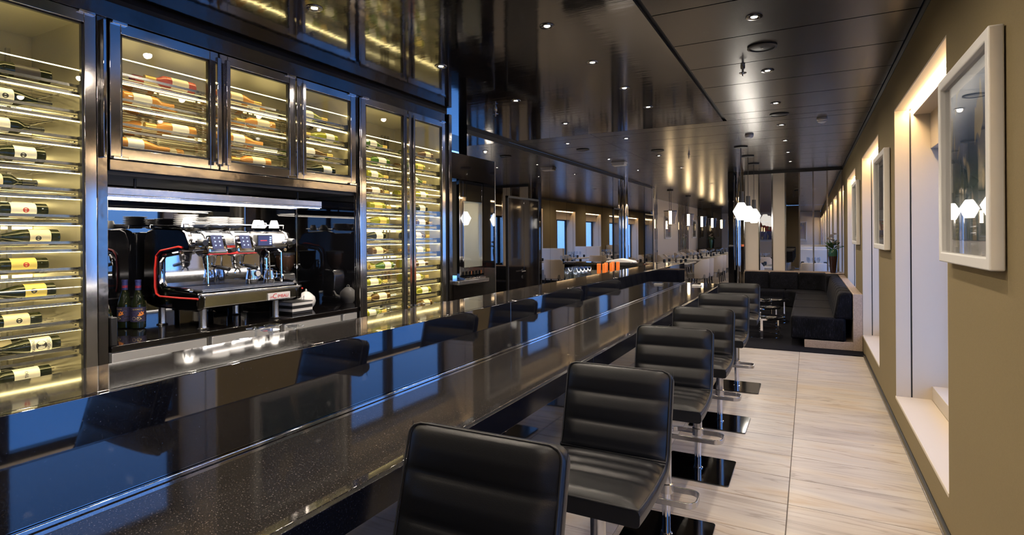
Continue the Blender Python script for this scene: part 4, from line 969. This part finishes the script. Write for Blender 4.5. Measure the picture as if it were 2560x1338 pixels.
# ------------------------------------------------------------------ partition at the end of the lounge
pt = struct(MB().box(-1.50, WX, EY - .02, EY + .06, 0, .742).build('wall_partition', m_cream))
MB().box(-1.50, WX, EY - .03, EY + .07, .742, .765).build('ledge', m_wood, pt)
MB().box(-1.50, WX, EY, EY + .04, 2.80, H).build('head_gap', m_blackm, pt)
for x in (-1.215, -.925, -.675, -.425, -.165, .085, .335, .590): MB().box(x - .013, x + .013, EY, EY + .04, .765, 2.80).build('post', m_frame, pt)
for a, b, mm, nm in ((-1.202, -.938, m_cream, 'cream_panel'), (-.912, -.688, m_clear, 'glass_pane'), (-.662, -.438, m_cream, 'cream_panel'), (-.412, -.178, m_mirror2, 'mirror_panel'), (-.152, .072, m_clear, 'glass_pane'), (.098, .322, m_clear, 'glass_pane'), (.348, .577, m_clear, 'glass_pane')):
    MB().box(a, b, EY + .016, EY + .024, .765, 2.80).build(nm, mm, pt)
col_ = thing('gloss_column', 'black gloss and chrome clad column at the end of the partition', 'column', (-1.38, EY - .05, 0))
MB().box(-.14, -.02, -.18, .15, 0, H).build('black_cladding', m_bglass, col_, bevel=.01)
MB().cyl((.04, -.05, 0), (.04, -.05, H), .055, n=28).build('chrome_tube', m_chrome, col_)
MB().box(.09, .16, -.02, .10, 0, H).build('mirror_cladding', m_mirror, col_)

# vases of flowers
def flower_vase(x, y, z, label, s=1.0, red=True):
    t = thing('flower_vase', label, 'vase', (x, y, z)); r = random.Random(int(y * 10))
    MB().lathe([(0, 0), (.048 * s, 0), (.052 * s, .02), (.070 * s, .22 * s), (.080 * s, .33 * s)], 28).build('body', m_vase if red else m_vase2, t)
    MB().lathe([(.080 * s, .33 * s), (.083 * s, .40 * s), (.078 * s, .45 * s), (.062 * s, .47 * s), (.055 * s, .468 * s), (.055 * s, .40 * s)], 28).build('glaze_band', m_vase2, t)
    lf = MB()
    for i in range(60):
        a = r.uniform(0, 2 * PI); e_ = r.uniform(.15, 1.4); L = r.uniform(.06, .13) * s
        d = Vector((math.cos(a) * math.cos(e_), math.sin(a) * math.cos(e_), math.sin(e_))); p0 = Vector((0, 0, .46 * s)) + d * r.uniform(.0, .12) * s; p1 = p0 + d * L; sd = d.orthogonal().normalized() * .017 * s
        sd.rotate(Matrix.Rotation(r.uniform(0, 6), 3, d)); m_ = (p0 + p1) / 2 + Vector((0, 0, .01))
        lf.add([p0, m_ + sd, p1, m_ - sd], [(0, 1, 2), (0, 2, 3)])
    fo = lf.build('foliage', m_leaf, t, smooth=False); fo['kind'] = 'stuff'
    for i in range(8):
        a = i * 2.4; rad = (.02 + .013 * i) * s; c = Vector((math.cos(a) * rad, math.sin(a) * rad, (.57 + .20 * ((i * 5) % 8) / 8) * s)); fm = MB()
        for ringn, (n_, rr_, hz) in enumerate(((9, .072, .0), (8, .056, .02), (6, .03, .034))):
            for k in range(n_):
                b = 2 * PI * k / n_ + ringn; tip = c + Vector((math.cos(b) * rr_ * s, math.sin(b) * rr_ * s, hz * s + .008)); sd = Vector((-math.sin(b), math.cos(b), 0)) * .022 * s; mid = c + (tip - c) * .6 + Vector((0, 0, .006))
                fm.add([c + Vector((0, 0, hz * s * .5)), mid + sd, tip, mid - sd], [(0, 1, 2, 3)])
        fm.build('flower', m_petal, t, smooth=False)
MB().box(.285, .605, 12.48, SY1, .746, .756).build('oak_surround', m_wood, sofa, bevel=.003)
flower_vase(.42, 12.66, .7565, 'tall dark vase with green glaze and white flowers on the sofa ledge')

# ------------------------------------------------------------------ dining room
def glass_pendant(y, label):
    t = thing('pendant_lamp', label, 'lamp', (-3.585, y, 0), 0, 'glass shade pendants over the dining tables')
    MB().lathe([(0, H), (.09, H), (.09, H - .03), (0, H - .032)], 24).build('canopy', m_blackm, t)
    for sx in (-.02, .02): MB().cyl((sx, 0, H - .03), (sx, 0, 2.26), .007, n=6).build('rod', m_blackm, t)
    MB().lathe([(.185, 2.235), (.140, 1.86)], 28).build('shade', m_shade, t)
    MB().lathe([(.188, 2.23), (.190, 2.245), (.180, 2.245)], 28).build('shade_rim', m_blackm, t)
    MB().lathe([(0, 2.26), (.042, 2.26), (.042, 2.24)], 16).build('socket', m_blackm, t)
    MB().lathe([(.040, 2.24), (.040, 1.84), (.0, 1.835)], 16).build('bulb_tube', m_tubelamp, t)
    MB().lathe([(.044, 1.85), (.044, 1.82), (0, 1.82)], 16).build('end_cap', m_darkwood, t)
DY = [16.715, 19.5, 22.2, 24.8, 27.6]
for i, yy in enumerate(DY): glass_pendant(yy, 'glass shade pendant lamp over the dining tables, %s from the bar' % NTH[i])
def make_table():
    t = thing('dining_table', 'x', 'table')
    MB().prism(rrect(.95, 1.5, .03, 3), 'z', .705, .735).build('table_top', m_cloth, t, bevel=.004)
    MB().cyl((0, 0, .03), (0, 0, .705), .04, n=16).build('pedestal', m_steel, t); MB().lathe([(0, .03), (.26, .022), (.27, .002), (0, .002)], 24).build('base', m_steel, t)
    return t
def make_chair():
    """tub chair facing -x, origin at floor under the seat"""
    t = thing('dining_chair', 'x', 'chair')
    mb = MB(); V = []; n = 24
    for z, r0, sc in ((.34, 0, .98), (.36, 0, 1.04), (.62, 0, 1.08), (.85, 0, 1.10), (.868, .008, 1.07), (.868, .032, 1.07), (.85, .045, 1.10), (.48, .045, 1.04)):
        for i in range(n + 1):
            a = -1.75 + 3.5 * i / n
            drop = max(0, abs(a) - .95) / .8 * .16 if z > .55 else 0
            rx, ry = .27 * sc - r0, .29 * sc - r0
            V.append((rx * math.cos(a), ry * math.sin(a), z - drop))
    m_ = n + 1; F = [(k * m_ + i, k * m_ + i + 1, (k + 1) * m_ + i + 1, (k + 1) * m_ + i) for k in range(7) for i in range(n)]
    mb.add(V, F); mb.build('backrest', m_cream_f, t, angle=60)
    MB().prism(rrect(.50, .50, .1, 5, -.02, 0), 'z', .33, .465).build('seat', m_grey_f, t, bevel=.025, seg=3)
    for x in (-.20, .20):
        for y_ in (-.20, .20): MB().cyl((x * 1.12, y_ * 1.08, .0), (x, y_, .345), .012, .020, n=10).build('leg', m_darkwood, t)
    return t
tb0 = make_table(); tbt = TREE(tb0); ch0 = make_chair(); cht = TREE(ch0); ut = [0, 0]
MILL = MB().lathe([(0, 0), (.026, 0), (.027, .02), (.018, .05), (.022, .08), (.024, .10), (.012, .115), (.018, .135), (0, .15)], 14).mesh('pepper_mill', m_darkwood)
PLT = MB().lathe([(0, .002), (.07, .002), (.12, .014), (.122, .016), (.07, .007), (0, .006)], 24).mesh('plate', m_porc)
def place(kind, loc, rz, label):
    k = 0 if kind == 'table' else 1; o0, tr, g = ((tb0, tbt, 'dining tables'), (ch0, cht, 'cream dining chairs'))[k]
    if not ut[k]: ut[k] = 1; o0.location = loc; o0.rotation_euler = (0, 0, rz); tag(o0, label, kind, g); return o0
    return copy_tree(o0, loc=loc, rz=rz, label=label, group=g, tree=tr)
def setting(x, y, nm, full=True):
    TZ = .7355
    for i, (dx, dy) in enumerate(((-.10, -.35), (.10, -.30), (-.12, .28), (.12, .33), (.0, -.28), (.02, .30))[:6 if full else 4]):
        o = obj('wine_glass', WG, loc=(x + dx, y + dy, TZ)); tag(o, 'wine glass on the %s, %s glass' % (nm, NTH[i]), 'glass', 'wine glasses on the dining tables')
    for i, (dx, dy) in enumerate(((.25, -.38), (-.24, -.30), (.26, .22), (-.24, .36))):
        o = obj('tumbler', TBK, loc=(x + dx, y + dy, TZ)); tag(o, 'black tumbler on the %s, %s tumbler' % (nm, NTH[i]), 'glass', 'black tumblers on the dining tables')
    o = obj('pepper_mill', MILL, loc=(x + .03, y, TZ)); tag(o, 'dark pepper mill on the %s' % nm, 'pepper mill', 'pepper mills')
    for i, (dx, dy) in enumerate(((.36, -.22), (.36, .42))):
        o = obj('plate', PLT, loc=(x + dx - .02, y + dy, TZ)); tag(o, 'white plate on the %s, %s setting' % (nm, ('nearer', 'farther')[i]), 'plate', 'side plates')
for i, yy in enumerate(DY):
    nm = '%s pendant lit table from the bar' % NTH[i]
    place('table', (-3.45, yy - .05, 0), 0, 'pale rectangular table, %s' % nm); setting(-3.45, yy - .05, nm, i < 3)
    for j, s_ in enumerate((-.42, .42)): place('chair', (-2.72, yy - .12 + s_, 0), 0, 'cream chair, aisle side of %s pendant lit table, %s of pair' % (NTH[i], ('nearer', 'farther')[j]))
    for j, s_ in enumerate((-.42, .42)): place('chair', (-4.22, yy - .12 + s_, 0), PI, 'cream chair, wall side of %s pendant lit table, %s of pair' % (NTH[i], ('nearer', 'farther')[j]))
for i, (x, yy) in enumerate(((.10, 15.7), (-1.25, 15.5), (.10, 19.4), (-1.25, 19.2), (.10, 23.2))):
    nm = '%s table past the partition' % NTH[i]
    place('table', (x, yy, 0), 0, 'pale rectangular %s' % nm); setting(x, yy, nm)
    place('chair', (x, yy - 1.02, 0), -PI / 2 , 'cream chair with its back to us at the %s' % nm)
    if x > -1: 
        b = thing('banquette', 'white high backed banquette behind the %s' % nm, 'banquette', (.12, yy + 1.05, 0), 0, 'white banquettes')
        MB().box(-.55, .48, -.20, .42, .10, .45).build('seat', m_white, b, bevel=.03, seg=3); MB().box(-.55, .48, .30, .44, .45, 1.12).build('backrest', m_white, b, bevel=.02, seg=3); MB().box(-.50, .45, -.15, .40, .0, .10).build('plinth', m_darkwood, b)
flower_vase(-4.2, 28.62, 0.9, 'green vase of white flowers before the dark panelled wall', .9, False)
cn_ = thing('console_table', 'dark console carrying flowers at the end of the dining room', 'table', (-4.2, 28.65, 0)); MB().box(-.5, .5, -.2, .2, .86, .90).build('top', m_darkwood, cn_); MB().box(-.46, .46, -.17, .17, 0, .86).build('body', m_darkwood, cn_)
